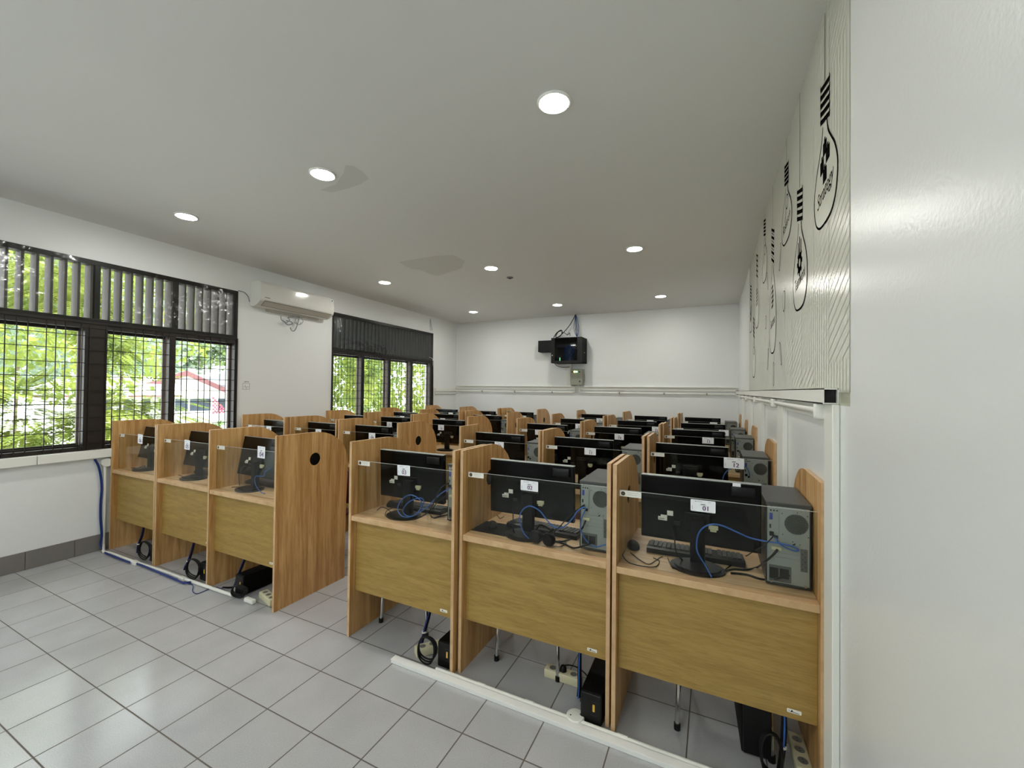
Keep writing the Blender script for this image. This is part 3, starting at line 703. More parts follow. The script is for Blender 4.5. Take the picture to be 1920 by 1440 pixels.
# blue network cables
P = [onz(1334, 1082, .756)]+pxY([(1323, 1061), (1309, 1038), (1306, 1023), (1309, 1003), (1318, 990), (1335, 983), (1355, 986), (1380, 997), (1405, 1008), (1430, 1014)], 2.028)
P += pxY([(1448, 1017), (1463, 1019), (1487, 1025), (1497, 1031)], 2.018)+pxY([(1490, 1033), (1472, 1026), (1458, 1016)], 2.022)+[(TOWPOS[(1, 1)][0]+.036, 2.034, .952)]
cable('network_cable', P, .0032, 'blue_cable', 'blue network cable arching behind monitor 01 to its tower')
P = pxY([(992, 1010), (982, 999), (975.5, 980.6), (974.7, 966.8), (981, 955), (991.5, 949), (1002, 951.5), (1013, 959), (1025, 974.5), (1036, 986), (1049, 990), (1063, 983.6), (1075, 970), (1085, 956), (1098, 952), (1091, 971), (1089, 993), (1100, 1014), (1115, 1025), (1136, 1021)], 2.018)
P[0].z = max(P[0].z, .756)
cable('network_cable', P, .0032, 'blue_cable', 'blue network cable waving behind monitor 02')
P = pxY([(844, 915), (825, 926), (810, 940), (799, 952), (786, 961), (771, 968), (757.5, 968), (747.5, 961), (744, 951), (750, 939), (762, 930), (774, 928), (786, 933), (792, 941), (789, 951), (782, 960), (770, 969), (758, 965), (757, 955), (767, 942), (780, 935), (790, 934), (793, 941), (789, 951), (783, 960)], 2.0)
for i, p_ in enumerate(P): p_.y += .012*math.sin(i*.9); p_.z = max(p_.z, .756)
cable('network_cable', P, .003, 'blue_cable', 'coiled blue network cable behind monitor 03')
P = pxY([(566-68, 880), (477, 885), (478, 905), (488, 922), (497, 927), (504, 920), (510, 905)], 2.02)
P = pxY([(507, 878), (497, 885), (494, 893), (480, 893), (478, 903), (482, 914), (490, 923), (497, 926)], 1.985)
for p_ in P: p_.z = max(p_.z, .756)
cable('network_cable', P, .003, 'blue_cable', 'blue network cable loop left of the bare end panel')
P = pxY([(1355, 908), (1356, 895), (1362, 884), (1372, 878), (1385, 876), (1398, 876), (1404, 884), (1406, 893)], 3.36)
cable('network_cable', P, .003, 'blue_cable', 'blue network cable behind the tag numbered 12')
# black leads on the three nearest desks
def lead(pts, lab, r=.003, z=.7535):
    Q = []
    for p in pts:
        if len(p) == 2: q = onz(p[0], p[1], z+r*.0); Q.append(q)
        elif len(p) == 3: Q.append(onY(p[0], p[1], p[2]))
    for q in Q: q.z = max(q.z, .7505+r)
    cable('cable', Q, r, 'rubber', lab, 'cable', 'black leads on the nearest desks')
lead([(1171, 1032), (1168, 1042), (1180, 1055), (1208, 1062), (1230, 1062), (1236, 1052), (1225, 1046)], 'thin black mouse lead curling on desk 01', .002)
lead([(1182, 1036), (1200, 1050), (1216, 1058), (1228, 1052), (1238, 1045), (1243, 1044)], 'thin black lead crossing the mouse lead on desk 01', .002)
lead([(1252, 1046), (1258, 1060), (1264, 1066), (1275, 1060), (1282, 1056)], 'short black lead beside the stand base on desk 01', .0022)
lead([(1263, 990, 2.10), (1265, 1010, 2.08), (1268, 1035, 2.05), (1285, 1055), (1312, 1068), (1332, 1078)], 'black power lead dropping from monitor 01 to its base', .003)
lead([(1452, 1003, 2.02), (1438, 1018, 2.02), (1425, 1026, 2.02), (1400, 1042), (1370, 1060), (1355, 1072), (1342, 1082)], 'black lead running from the tower down to desk 01', .0025)
lead([(1458, 1030, 2.02), (1448, 1042, 2.01), (1436, 1052, 2.0), (1420, 1064), (1400, 1069), (1375, 1068), (1355, 1073)], 'thick black video lead with a ferrite bead at tower 01', .0045)
lead([(1480, 1079, 2.01), (1460, 1084, 2.0), (1445, 1088), (1425, 1086), (1400, 1078), (1370, 1075)], 'thick black power lead entering the base of tower 01', .0045)
lead([(1096, 946, 2.03), (1075, 962, 2.03), (1058, 978, 2.02), (1045, 992, 2.02), (1030, 1005), (1022, 1012)], 'black lead from tower 02 to the headset', .0028)
lead([(1112, 1017, 2.02), (1095, 1023, 2.0), (1075, 1028), (1055, 1019), (1035, 1014), (1020, 1012)], 'thick black power lead entering tower 02', .0045)
lead([(1098, 976, 2.02), (1092, 990, 2.01), (1080, 1003), (1066, 1012), (1048, 1016), (1028, 1014)], 'thick black video lead bending round tower 02', .004)
lead([(961, 948, 2.09), (962, 968, 2.07), (962, 990, 2.04), (966, 1003), (972, 1008)], 'black power lead dropping from monitor 02', .003)
lead([(914, 966), (922, 960), (932, 966), (938, 972), (945, 968)], 'thin black mouse lead behind the mat at monitor 02', .002)
lead([(1025, 1018), (1040, 1024), (1052, 1024), (1062, 1018), (1050, 1014), (1040, 1016), (1030, 1020)], 'thin black lead looped beside the headset', .002)
lead([(707, 957), (715, 951), (727, 955), (737, 965), (742, 970)], 'thin black lead at the front left of desk 03', .002)
lead([(735, 953), (726, 957), (722, 966), (730, 971), (742, 972)], 'black lead loop in front of the mouse on desk 03', .0022)
lead([(842, 906, 2.02), (830, 912, 2.02), (824, 920, 2.02), (812, 945, 2.02), (806, 962), (812, 971), (826, 968), (850, 963)], 'black power lead running into tower 03', .004)
lead([(838, 928, 2.02), (828, 935, 2.02), (818, 944, 2.02), (810, 955), (798, 964), (788, 970)], 'black video lead hanging from tower 03', .0035)
o = MB().box((-.028, -.012, 0), (.028, .012, .011), 'rubber', .003).build('adapter_block', None, onz(745, 972, .7502)+Vector((0, .01, 0)), .1); tag(o, 'small flat black block at the lead ends on desk 03', 'adapter')
for p, lab in ((4, 'tangled black leads behind the monitor beside the bare end panel'), (5, 'tangled black leads in the middle carrel left of the aisle'), (6, 'tangled black leads in the carrel under the window')):
    cx = MONX[(1, p)]; y0 = CAR[(1, p)][2]; Q = []
    for i in range(16): Q.append(Vector((cx-.14+.018*i+R_.uniform(-.04, .04), y0+.15+R_.uniform(-.04, .05), .754+R_.uniform(0, .02))))
    cable('cable', Q, .003, 'rubber', lab, 'cable', None)
P = pxY([(449, 915), (448, 895), (450, 880), (458, 874), (466, 876)], 2.06)
for p_ in P: p_.z = max(p_.z, .754)
cable('cable', P, .0025, 'rubber', 'black lead rising at the left of the monitor by the end panel')

# ================================================================== UNDER THE NEAREST DESKS
def chair_proto():
    t = thing('chair', 'x', 'chair', (0, 0, 0), 0, 'chairs tucked under the nearest desks')
    m = MB(); m.box((-.21, -.02, .42), (.21, .38, .465), 'maroon', .018, None, 3); m.build('seat', t)
    m = MB(); m.box((-.2, .37, .50), (.2, .41, .80), 'maroon', .016, None, 3); m.build('backrest', t)
    for s in (-1, 1):
        l = MB().tube([(s*.175, 0, .42), (s*.18, -.005, .2), (s*.185, -.01, .012)], .011, 'chrome', 10, 3).build('leg', t)
        MB().cyl((s*.185, -.01, 0), (s*.185, -.01, .028), .0145, 'rubber', 12).build('foot_cap', l)
        l = MB().tube([(s*.185, .42, .012), (s*.18, .40, .3), (s*.18, .395, .5), (s*.18, .392, .78)], .011, 'chrome', 10, 3).build('leg', t)
        MB().cyl((s*.185, .42, 0), (s*.185, .42, .028), .0145, 'rubber', 12).build('foot_cap', l)
    MB().tube([(-.178, .02, .40), (.178, .02, .40)], .009, 'chrome', 8, 1).build('crossbar', t)
    return t
CH = chair_proto(); chused = False
chairs = [((1, 1), onz(1270, 1364)+Vector((.185, 0, 0)), 0, 'chair with a chrome leg showing under desk 01'),
          ((1, 2), onz(932.5, 1236)+Vector((.185, 0, 0)), 0, 'chair with two chrome legs showing under desk 02'),
          ((1, 3), onz(716.5, 1165)+Vector((.185, 0, 0)), 0, 'chair with two chrome legs showing under desk 03'),
          ((1, 4), None, 0, 'maroon chair behind the carrel with the bare end panel'),
          ((1, 5), None, 0, 'maroon chair behind the middle carrel left of the aisle'), ((1, 6), None, 0, 'maroon chair behind the carrel under the window')]
for key, q, rz, lab in chairs:
    x0, x1, y0 = CAR[key]
    if q is None: q = Vector(((x0+x1)/2, y0+.5, 0))
    q = Vector((min(max(q.x, x0+.24), x1-.24), max(q.y, y0+.115), 0))
    if not chused: chused = True; CH.location = q; CH['label'] = lab
    else: copy_tree(CH, q, rz, lab)

def ups_proto():
    t = thing('power_backup_unit', 'x', 'power unit', (0, 0, 0), 0, 'black power backup units on the floor')
    m = MB(); m.box((0, .004, .006), (.10, .34, .145), 'black_matte', .005, None, 3); m.build('case', t)
    f = MB(); f.box((.002, -.006, .008), (.098, .006, .143), 'black_plastic', .004); f = f.build('front_panel', t)
    MB().box((.060, -.009, .068), (.070, -.005, .100), 'switch_yellow', .001).build('switch', f)
    m = MB(); m.box((.05, -.0068, .112), (.08, -.0055, .1135), 'key_grey'); m.box((.05, -.0068, .05), (.08, -.0055, .0515), 'key_grey'); m.build('trim_line', f)
    m = MB()
    for q in ((.015, .03), (.085, .03), (.015, .31), (.085, .31)): m.cyl((q[0], q[1], 0), (q[0], q[1], .008), .008, 'rubber', 8)
    m.build('rubber_feet', t)
    return t
UP_ = ups_proto(); upused = False
def put_ups(x, y, rz, lab):
    global upused
    if not upused: upused = True; UP_.location = (x, y, 0); UP_.rotation_euler.z = rz; UP_['label'] = lab
    else: copy_tree(UP_, (x, y, 0), rz, lab)
q = onz(821, 1249); put_ups(q.x, q.y, 0, 'black power backup unit under desk 03')
q = onz(1098, 1355); put_ups(min(q.x, CAR[(1, 2)][1]-.13), q.y, 0, 'black power backup unit under desk 02')
q = onz(457, 1118); put_ups(q.x-.10, q.y, 0, 'long black power backup unit beside the bare end panel')
q = onz(387, 1092); put_ups(min(q.x-.085, CAR[(1, 5)][1]-.13), q.y, 0, 'black power backup unit in the middle carrel left of the aisle')
q = onz(291, 1056); put_ups(CAR[(1, 6)][1]-.125, q.y, 0, 'black power backup unit in the carrel under the window')
t = thing('equipment_case', 'tall black case on the floor under desk 01', 'equipment case', (.115, 2.06, 0), .05)
MB().box((0, 0, .006), (.115, .42, .235), 'black_matte', .006, None, 3).build('case', t)
MB().box((.004, -.008, .01), (.111, .004, .23), 'black_plastic', .005).build('front_panel', t)

def strip_proto():
    t = thing('power_strip', 'x', 'power strip', (0, 0, 0), 0, 'cream power strips on the floor')
    b = MB().box((-.1, -.03, 0), (.1, .03, .045), 'beige_plastic', .006, None, 3).build('body', t)
    for i in (-1, 0, 1):
        m = MB(); m.lathe([(.021, .0452), (.021, .0458), (.0185, .0458), (.0185, .0453)], 'beige_plastic', 20, Matrix.Translation((i*.058, 0, 0)))
        m.disc((i*.058, 0, .0455), (0, 0, 1), .0185, 'smoke_grey', 20)
        for s in (-1, 1): m.disc((i*.058+s*.007, 0, .0457), (0, 0, 1), .0025, 'hole_black', 8)
        m.build('socket', t)
    return t
ST = strip_proto(); stused = False
def put_strip(p, rz, lab):
    global stused
    if not stused: stused = True; ST.location = p; ST.rotation_euler.z = rz; ST['label'] = lab; return ST
    return copy_tree(ST, p, rz, lab)
q = (onz(1023, 1265)+onz(1070, 1292))/2+Vector((.02, .03, 0)); q.z = 0; put_strip(q, 0, 'cream three-socket power strip under desk 02'); s2 = q
q = onz(806, 1232)+Vector((0, .03, 0)); put_strip(Vector((q.x-.02, q.y+.02, 0)), .9, 'cream power strip behind the coiled leads under desk 03')
q = onz(485, 1121); q2 = onz(509, 1142); an = math.atan2(q2.y-q.y, q2.x-q.x); put_strip(Vector((q.x+math.cos(an)*.1-math.sin(an)*.03, q.y+math.sin(an)*.1+math.cos(an)*.03+.0, 0)), an, 'cream power strip at the foot of the bare end panel')
q = onz(1490, 1440); put_strip(Vector((.335, 2.13, .0)), PI/2+.02, 'cream power strip by the wall under desk 01')
# plug in the strip under desk 02
t = thing('mains_plug', 'black plug in the cream power strip under desk 02', 'plug', (s2.x-.0, s2.y, .0455))
m = MB(); m.lathe([(.017, 0), (.018, .012), (.014, .026), (.008, .03)], 'rubber', 16); m.build('plug_body', t)
MB().tube([(.0, .0, .028), (.03, .015, .03), (.07, .03, .02), (.12, .02, .004), (.16, -.03, .002), (.2, -.06, .003)], .0035, 'rubber', 6, 5).build('lead', t)

def bundle(key, pts, coil, lab, blue=True):
    t = thing('cable_bundle', lab, 'cable bundle', pts[-1], 0, 'cable bundles hanging under the nearest desks')
    o0 = Vector(pts[-1])
    P0 = [Vector(p)-o0 for p in pts]
    m = MB()
    for k, (dx, dy) in enumerate(((0, 0), (.007, .004), (-.006, .005))):
        m.tube([p+Vector((dx*(1 if i else .6), dy, 0)) for i, p in enumerate(P0)], .0048, 'rubber', 6, 5)
    m.build('black_leads', t)
    if blue: MB().tube([p+Vector((.001, -.007, 0)) for p in P0], .0036, 'blue_cable' if blue == 2 else 'navy_cable', 6, 5).build('blue_lead', t)
    if coil:
        c, rx, rz_, tilt = coil; c = Vector(c)-o0; m = MB()
        for k in range(3):
            m.tube([c+Vector((rx*(1+.06*k)*math.cos(a)*math.cos(tilt), rx*math.cos(a)*math.sin(tilt)+.008*(k-1)+.004*math.sin(3*a), rz_*(1-.07*k)*math.sin(a)+.004*k)) for a in [2*PI*i/14+.3*k for i in range(15)]], .0048, 'rubber', 6, 3)
        m.build('coil', t)
    m = MB(); pz = P0[len(P0)//2]
    m.lathe([(.012, -.004), (.0135, -.004), (.0135, .004), (.012, .004)], 'white_plastic', 12, Matrix.Translation(pz)); m.build('cable_tie', t)
    return t
Yc = lambda key, d: CAR[key][2]+d
def hang(key, pxs, dy): return [onY(u, v, Yc(key, dy)) for u, v in pxs]
P = hang((1, 3), [(807, 1140), (802, 1160), (795, 1185), (790, 1205)], .12); q = onz(797, 1246); bundle((1, 3), P, (onz(800, 1247)+Vector((0, 0, .085)), .052, .076, .1), 'black leads coiled in a ring beside the unit under desk 03')
P = hang((1, 2), [(1087, 1222), (1086, 1260), (1086, 1290), (1084, 1316), (1087, 1335)], .12); P.append(Vector((P[-1].x+.02, P[-1].y-.03, .02))); bundle((1, 2), P, None, 'blue and black leads tied together under desk 02', 2)
P = hang((1, 1), [(1470, 1334), (1470, 1365), (1468, 1400), (1464, 1430), (1458, 1470)], .10); bundle((1, 1), P, (onz(1448, 1475)+Vector((0, .03, .10)), .035, .09, .1), 'blue and black leads hanging beside the case under desk 01', 2)
P = hang((1, 4), [(460, 1045), (453, 1062), (445, 1082), (438, 1100)], .10); P.append(Vector((P[-1].x, P[-1].y-.08, .03))); bundle((1, 4), P, (onz(448, 1122)+Vector((0, 0, .05)), .06, .042, .2), 'dark leads coiled on the floor beside the bare end panel')
P = hang((1, 5), [(364, 1016), (359, 1035), (353, 1052), (347, 1064), (345, 1078)], .08); bundle((1, 5), P, (onz(357, 1089)+Vector((0, .02, .088)), .075, .08, .1), 'dark leads coiled in a ring in the middle carrel left of the aisle')
P = hang((1, 6), [(270, 986), (266, 1004), (260, 1020), (258, 1036), (262, 1048)], .08); bundle((1, 6), P, (onz(266, 1052)+Vector((0, .02, .088)), .075, .08, .1), 'dark leads coiled in a ring in the carrel under the window')

# conduits and ducts on the floor
t = thing('floor_duct', 'white square cable duct lying on the tiles before carrels 01 to 03', 'cable duct', (0, 0, 0))
y_d = 1.853
MB().box((-1.63, y_d-.019, 0), (XR-.003, y_d+.019, .021), 'white_metal', .002).build('duct', t)
MB().box((-1.632, y_d-.0205, .017), (XR-.003, y_d+.0205, .0225), 'white_metal', .001).build('duct_lid', t)
t = thing('floor_conduit', 'round white conduit pipe lying behind the square floor duct', 'conduit', (0, 0, 0))
yc = 1.8915
MB().cyl((-1.36, yc, .0125), (XR-.004, yc, .0125), .0115, 'white_plastic', 14).build('pipe', t)
for u, v in ((917, 1268), (997, 1312), (1167, 1385)):
    q = onz(u, v, .01); MB().cyl((q.x-.022, yc, .0128), (q.x+.022, yc, .0128), .0135, 'white_plastic', 14).build('coupling', t)
q = onz(1079, 1343, .02)
j = MB().lathe([(.042, 0), (.042, .024), (.039, .028)], 'white_plastic', 24, Matrix.Translation((q.x, q.y, 0))); j.build('junction_box', t)
m = MB()
for s in (-1, 1): m.disc((q.x+s*.02, q.y+s*.012, .0283), (0, 0, 1), .004, 'ink_black', 8)
m.build('box_screws', t)
# left-hand run
pts = [(203, 1036), (218, 1041), (248, 1052), (300, 1069), (345, 1085), (392, 1101), (436, 1116)]
P = [onz(u, v, .013) for u, v in pts]
wl = [lw(u, v, .016) for u, v in ((197, 872), (196, 920), (195, 970), (194, 1005))]
t = thing('white_conduit', 'white conduit running down the wall from the sill and along the floor', 'conduit', (0, 0, 0))
wl.append(Vector((wl[-1].x+.005, wl[-1].y+.0, .04)))
MB().tube(wl+[Vector((P[0].x-.06, P[0].y-.01, .014))]+P, .0125, 'white_plastic', 12, 5).build('pipe', t)
c = lw(200, 867, .02); MB().lathe([(.042, -.018), (.042, .01), (.038, .016)], 'white_plastic', 24, Matrix.Translation(c) @ Matrix.Rotation(PI/2, 4, 'Y')).build('junction_box', t)
q = onz(255, 1055, .013); MB().box((q.x-.04, q.y-.025, .001), (q.x+.04, q.y+.012, .03), 'white_plastic', .006).build('elbow_box', t)
q = onz(343, 1085, .013); MB().box((q.x-.035, q.y-.02, .001), (q.x+.035, q.y+.012, .03), 'white_plastic', .006).build('elbow_box', t)
q = onz(468, 1127, .013); MB().box((q.x-.05, q.y-.014, .001), (q.x+.05, q.y+.018, .032), 'white_plastic', .008).build('end_box', t)
mb_ = MB()
wb = [lw(u, v, .02) for u, v in ((177, 861), (184, 874), (188, 892), (190, 915), (188, 945), (188, 975), (190, 1003), (188, 1020))]
fb = [onz(u, v, .012) for u, v in ((193, 1034), (212, 1043), (240, 1054), (262, 1059), (300, 1075), (335, 1090), (345, 1094), (358, 1092))]
for k, (dx, dz) in enumerate(((0, 0), (.007, .002), (-.006, .004), (.002, .008))):
    mb_.tube([p+LN*(.004*k)+LT*dx for p in wb]+[p+Vector((dx, -dx*.6, dz)) for p in fb], .0042, 'navy_cable', 6, 5)
tag(mb_.build('network_cable_bundle'), 'dark blue network cables taped along the white wall and floor conduit', 'cable bundle')
cable('network_cable', [onz(u, v, .006) for u, v in ((352, 1092), (362, 1098), (361, 1108), (370, 1113), (388, 1106), (403, 1101), (420, 1106), (432, 1114))], .003, 'navy_cable', 'thin dark blue cable looping out on the tiles by the left conduit')

# ================================================================== LEFT WALL
sA, zA = ls(489.5, 540, .205); sB, _ = ls(626, 575, .205)
zt = ls(489.5, 526, .205)[1]; zb = ls(490, 561, .205)[1]
t = thing('air_conditioner', 'white wall air conditioner between the two windows', 'air conditioner', (0, 0, 0))
PRF = [(.002, zb-.06), (.06, zb-.075), (.13, zb-.055), (.19, zb-.012), (.203, zb+.01), (.207, zb+.05), (.205, zt-.03), (.195, zt-.005), (.16, zt+.006), (.002, zt+.006)]
M2 = Matrix(((0, 0, 1, 0), (1, 0, 0, 0), (0, 1, 0, 0), (0, 0, 0, 1)))
mat('ac_white', 'd9d9d3', .12, spec=.5); mat('ac_vent', 'b9b6ac', .4)
m = MB(); m.prism(PRF, sA, sB, 'ac_white', M2); left_obj(m, 'housing', t)
m = MB(); m.box((sA+.055, .05, zb-.078), (sB-.03, .185, zb-.066), 'ac_vent', .002)
fl = MB()
fl.add([(sA+.06, .194, zb-.009), (sB-.04, .194, zb-.009), (sB-.04, .126, zb-.058), (sA+.06, .126, zb-.058)], [(0, 1, 2, 3)], 'ac_vent')
fl.add([(sA+.055, .199, zb-.004), (sB-.035, .199, zb-.004), (sB-.035, .195, zb-.0085), (sA+.055, .195, zb-.0085)], [(0, 1, 2, 3)], 'ink_black')
fl.add([(sA+.055, .1265, zb-.0585), (sB-.035, .1265, zb-.0585), (sB-.035, .122, zb-.061), (sA+.055, .122, zb-.061)], [(0, 1, 2, 3)], 'ink_black')
fl.add([(sA+.055, .199, zb-.004), (sA+.06, .195, zb-.008), (sA+.06, .1265, zb-.058), (sA+.055, .1225, zb-.061)], [(0, 1, 2, 3)], 'ink_black')
for f in fl.f: pass
fl.v = [(a, b+.0015, c-.0025) for a, b, c in fl.v]
left_obj(fl, 'outlet_flap', t)
m = MB(); m.box((sA+.05, .2068, zb+.03), (sA+.12, .2078, zb+.036), 'ink_black'); left_obj(m, 'name_mark', t)
m = MB(); m.box((sB-.06, .2062, zb+.16), (sB-.015, .2082, zb+.22), 'paper'); m.box((sB-.045, .2075, zb+.175), (sB-.03, .2088, zb+.2), 'ink_black'); left_obj(m, 'rating_sticker', t)
m = MB(); m.box((sA+.2, .0, zb-.10), (sB-.12, .035, zb-.06), 'ac_vent', .003); left_obj(m, 'mounting_plate', t)
P = [lw(u, v, .03) for u, v in ((447, 545), (458, 548), (465, 556), (468, 566))]
cable('cable', P, .006, 'grey_cable', 'pale cable bending from window frame to the air conditioner')
def gpt(zx, zy, off=.05): return lw(440+zx/9.6, 500+zy/9.6, off)
P = [gpt(*q) for q in ((830, 890), (840, 950), (880, 985), (940, 1000), (990, 960), (960, 920), (1000, 905), (1080, 900), (1160, 900), (1150, 950), (1130, 1040), (1100, 1120), (1060, 1160), (1020, 1140), (1000, 1090))]
m = MB(); m.tube(P, .006, 'grey_cable', 6, 5)
m.tube([gpt(*q, .04) for q in ((1070, 1000), (1130, 1040), (1200, 1030), (1230, 980), (1200, 930), (1150, 910), (1100, 950), (1110, 1010), (1160, 1045), (1200, 1000))], .004, 'grey_cable', 6, 5)
m.tube([gpt(*q, .04) for q in ((890, 980), (930, 1030), (980, 1045), (1040, 1020), (1000, 985), (930, 970))], .007, 'grey_cable', 6, 5)
tag(m.build('cable'), 'loose grey power cable dangling under the air conditioner', 'cable')
# outline mark on the wall
m = MB(); s0, z0 = ls(455, 730); s1, z1 = ls(471, 713)
def wl_line(a, b, c, d, w=.002): m.box((min(a, c)-w, .0003, min(b, d)-w), (max(a, c)+w, .0009, max(b, d)+w), 'ink_grey')
s1 = s0+.085; z1 = z0+.075
wl_line(s0, z0, s1, z0); wl_line(s0, z1, s1, z1); wl_line(s0, z0, s0, z1); wl_line(s1, z0, s1, z1); wl_line(s0+.015, z0+.03, s1-.01, z0+.03); wl_line(s0+.03, z0+.03, s0+.03, z0+.055); wl_line(s0+.045, z0, s0+.045, z0+.03)
wl_line(s0+.02, z1+.02, s1-.012, z1+.02, .004); wl_line(s0+.03, z1, s0+.03, z1+.02)
tag(left_obj(m, 'wall_sticker'), 'small grey outline sticker on the wall between the windows', 'sticker')
m = MB()
for du in (0, 2, 4): m.tube([lw(807, 597, .012), lw(806+du*.7, 608, .014), lw(807+du, 620, .014)], .003, 'grey_cable', 6, 4)
tag(m.build('cable_drop'), 'thin grey cables dropping from the ceiling to the corner window', 'cable')
m = MB(); sa, za = ls(812.5, 726); m.box((sa-.005, .0, .9), (sa+.035, .018, za+.0), 'white_plastic', .002); left_obj(m, 'vertical_duct')
o = bpy.data.objects['vertical_duct']; tag(o, 'white vertical cable duct at the right edge of the far window', 'cable duct')
P = [lw(805, 670, .02), lw(810, 672, .02), lw(812, 680, .02), lw(812.5, 726, .02)]
cable('cable', P, .005, 'white_plastic', 'white cable hooked out of the far window frame')

# ================================================================== BACK WALL
t = thing('back_trunking', 'white cable trunking along the back wall', 'cable duct', (0, 0, 0))
z0, z1 = 1.555, 1.625
MB().box((-5.27, YB-.025, z0), (XR-.03, YB-.0005, z1), 'white_plastic', .003).build('duct', t)
m = MB(); m.box((-5.27, YB-.055, z1-.01), (XR-.03, YB-.0005, z1+.004), 'white_plastic', .002); m.build('duct_lid', t)
t = thing('back_conduit', 'thin grey conduit pipes under the back wall trunking', 'conduit', (0, 0, 0))
gx = -2.44
zc = 1.505
MB().tube([(-5.24, YB-.03, zc), (-4.0, YB-.03, zc), (-2.7, YB-.03, zc), (gx-.08, YB-.03, zc+.0), (gx-.035, YB-.03, zc+.03), (gx-.03, YB-.03, zc+.16)], .013, 'white_plastic', 10, 6).build('pipe', t)
MB().tube([(XR-.06, YB-.03, zc), (-1.0, YB-.03, zc), (-2.0, YB-.03, zc), (gx+.1, YB-.03, zc), (gx+.055, YB-.03, zc+.03), (gx+.05, YB-.03, zc+.16)], .013, 'white_plastic', 10, 6).build('pipe', t)
for x in (-4.6, -3.8, -2.95, -1.6, -.8, -.1): MB().box((x-.012, YB-.045, zc-.02), (x+.012, YB-.0005, zc+.018), 'grey_enamel', .003).build('pipe_clip', t)
t = thing('left_trunking', 'short white trunking on the window wall beside the far corner', 'cable duct', (0, 0, 0))
sa, za = ls(815, 731); m = MB(); m.box((sa, .0, za-.03), (S1-.07, .028, za+.035), 'white_plastic', .003); left_obj(m, 'duct', t)
m = MB(); m.box((sa, .012, za-.085), (S1-.09, .034, za-.062), 'white_plastic', .004); left_obj(m, 'pipe', t)

# network cabinet
bx0, bx1, bz0, bz1 = -2.86, -2.30, 2.155, 2.56; by = YB-.36
def bkY(u, v, y): return onY(u, v, y)
f0 = onY(1034, 634, by); f1 = onY(1087, 680, by); f1r = onY(1090.5, 679, by)
bx0, bx1, bz1, bz0 = f0.x, f1r.x, f0.z, f1.z
t = thing('network_cabinet', 'black wall network cabinet with a glass door on the back wall', 'network cabinet', (0, 0, 0))
m = MB(); m.box((bx0, by, bz0), (bx1, YB-.002, bz0+.015), 'black_matte', .002); m.box((bx0, by, bz1-.015), (bx1, YB-.002, bz1), 'black_matte', .002)
m.box((bx0, by, bz0), (bx0+.012, YB-.002, bz1), 'black_matte', .002); m.box((bx1-.012, by, bz0), (bx1, YB-.002, bz1), 'black_matte', .002); m.box((bx0, YB-.012, bz0), (bx1, YB-.002, bz1), 'black_matte'); m.build('case', t)
d = MB(); wx0, wx1 = bx0+.075, bx1-.085; wz0, wz1 = bz0+.045, bz1-.012
d.box((bx0, by-.018, bz0), (wx0, by-.001, bz1), 'black_plastic', .002); d.box((wx1, by-.018, bz0), (bx1, by-.001, bz1), 'black_plastic', .002); d.box((wx0, by-.018, bz0), (wx1, by-.001, wz0), 'black_plastic', .001); d.box((wx0, by-.018, wz1), (wx1, by-.001, bz1), 'black_plastic', .001)
d = d.build('door', t); MB().box((wx0, by-.012, wz0), (wx1, by-.009, wz1), 'cabinet_glass').build('glass', d)
MB().cyl((bx0+.03, by-.018, bz0+.15), (bx0+.03, by-.03, bz0+.15), .012, 'steel', 12).build('lock', d)
m = MB(); m.box((bx0+.09, by+.06, bz1-.17), (bx1-.09, by+.25, bz1-.12), 'steel_dark', .003); m.box((bx0+.09, by+.06, bz0+.02), (bx0+.23, by+.2, bz0+.14), 'black_plastic', .004); m.build('switch_unit', t)
MB().box((bx0+.15, by+.055, bz0+.03), (bx0+.165, by+.061, bz0+.11), 'lamp_green').build('status_light', t)
m = MB()
cx = (bx0+bx1)/2+.03
for k in range(26):
    a = R_.uniform(-.1, .12); b = R_.uniform(-.07, .09)
    m.tube([(cx+a*.5, by+.07, bz1-.14), (cx+a+R_.uniform(-.03, .03), by+.03+R_.uniform(0, .02), bz1-.2-R_.uniform(0, .05)), (cx+b, by+.03+R_.uniform(0, .03), bz0+.1), (cx+b*.6+.02, by+.08, bz0+.03)], .005, 'blue_cable', 5, 5)
m.build('patch_cables', t)
m = MB(); m.tube([(bx1-.2, by+.05, bz1-.17), (bx1-.14, by+.03, bz1-.16), (bx1-.1, by+.04, bz1-.18), (bx1-.12, by+.05, bz1-.22), (bx1-.2, by+.05, bz1-.2)], .008, 'switch_yellow', 6, 5); m.build('yellow_lead', t)
m = MB(); m.box((bx1-.0005, YB-.2, bz0+.2), (bx1+.001, YB-.13, bz0+.215), 'steel'); m.build('side_latch', t)
q = onY(1024, 660, by-.01); e0 = onY(1009, 639, YB-.2); e1 = onY(1033, 659.5, YB-.2)
t = thing('small_black_box', 'small black box on the wall left of the network cabinet', 'box', (0, 0, 0))
MB().box((e0.x, YB-.2, e1.z), (e1.x+.03, YB-.002, e0.z), 'black_matte', .004).build('case', t)
MB().box((e0.x+.003, YB-.206, e1.z+.003), (e1.x+.027, YB-.199, e0.z-.003), 'black_plastic', .002).build('lid', t)
q0 = onY(1069.5, 692, YB-.14); q1 = onY(1092, 722, YB-.14)
t = thing('control_box', 'grey-green electrical box with two lit lamps under the network cabinet', 'electrical box', (0, 0, 0))
MB().box((q0.x, YB-.14, q1.z), (q1.x, YB-.002, q0.z), 'grey_enamel', .004).build('case', t)
MB().box((q0.x+.003, YB-.148, q1.z+.003), (q1.x-.003, YB-.139, q0.z-.003), 'grey_enamel', .003).build('door', t)
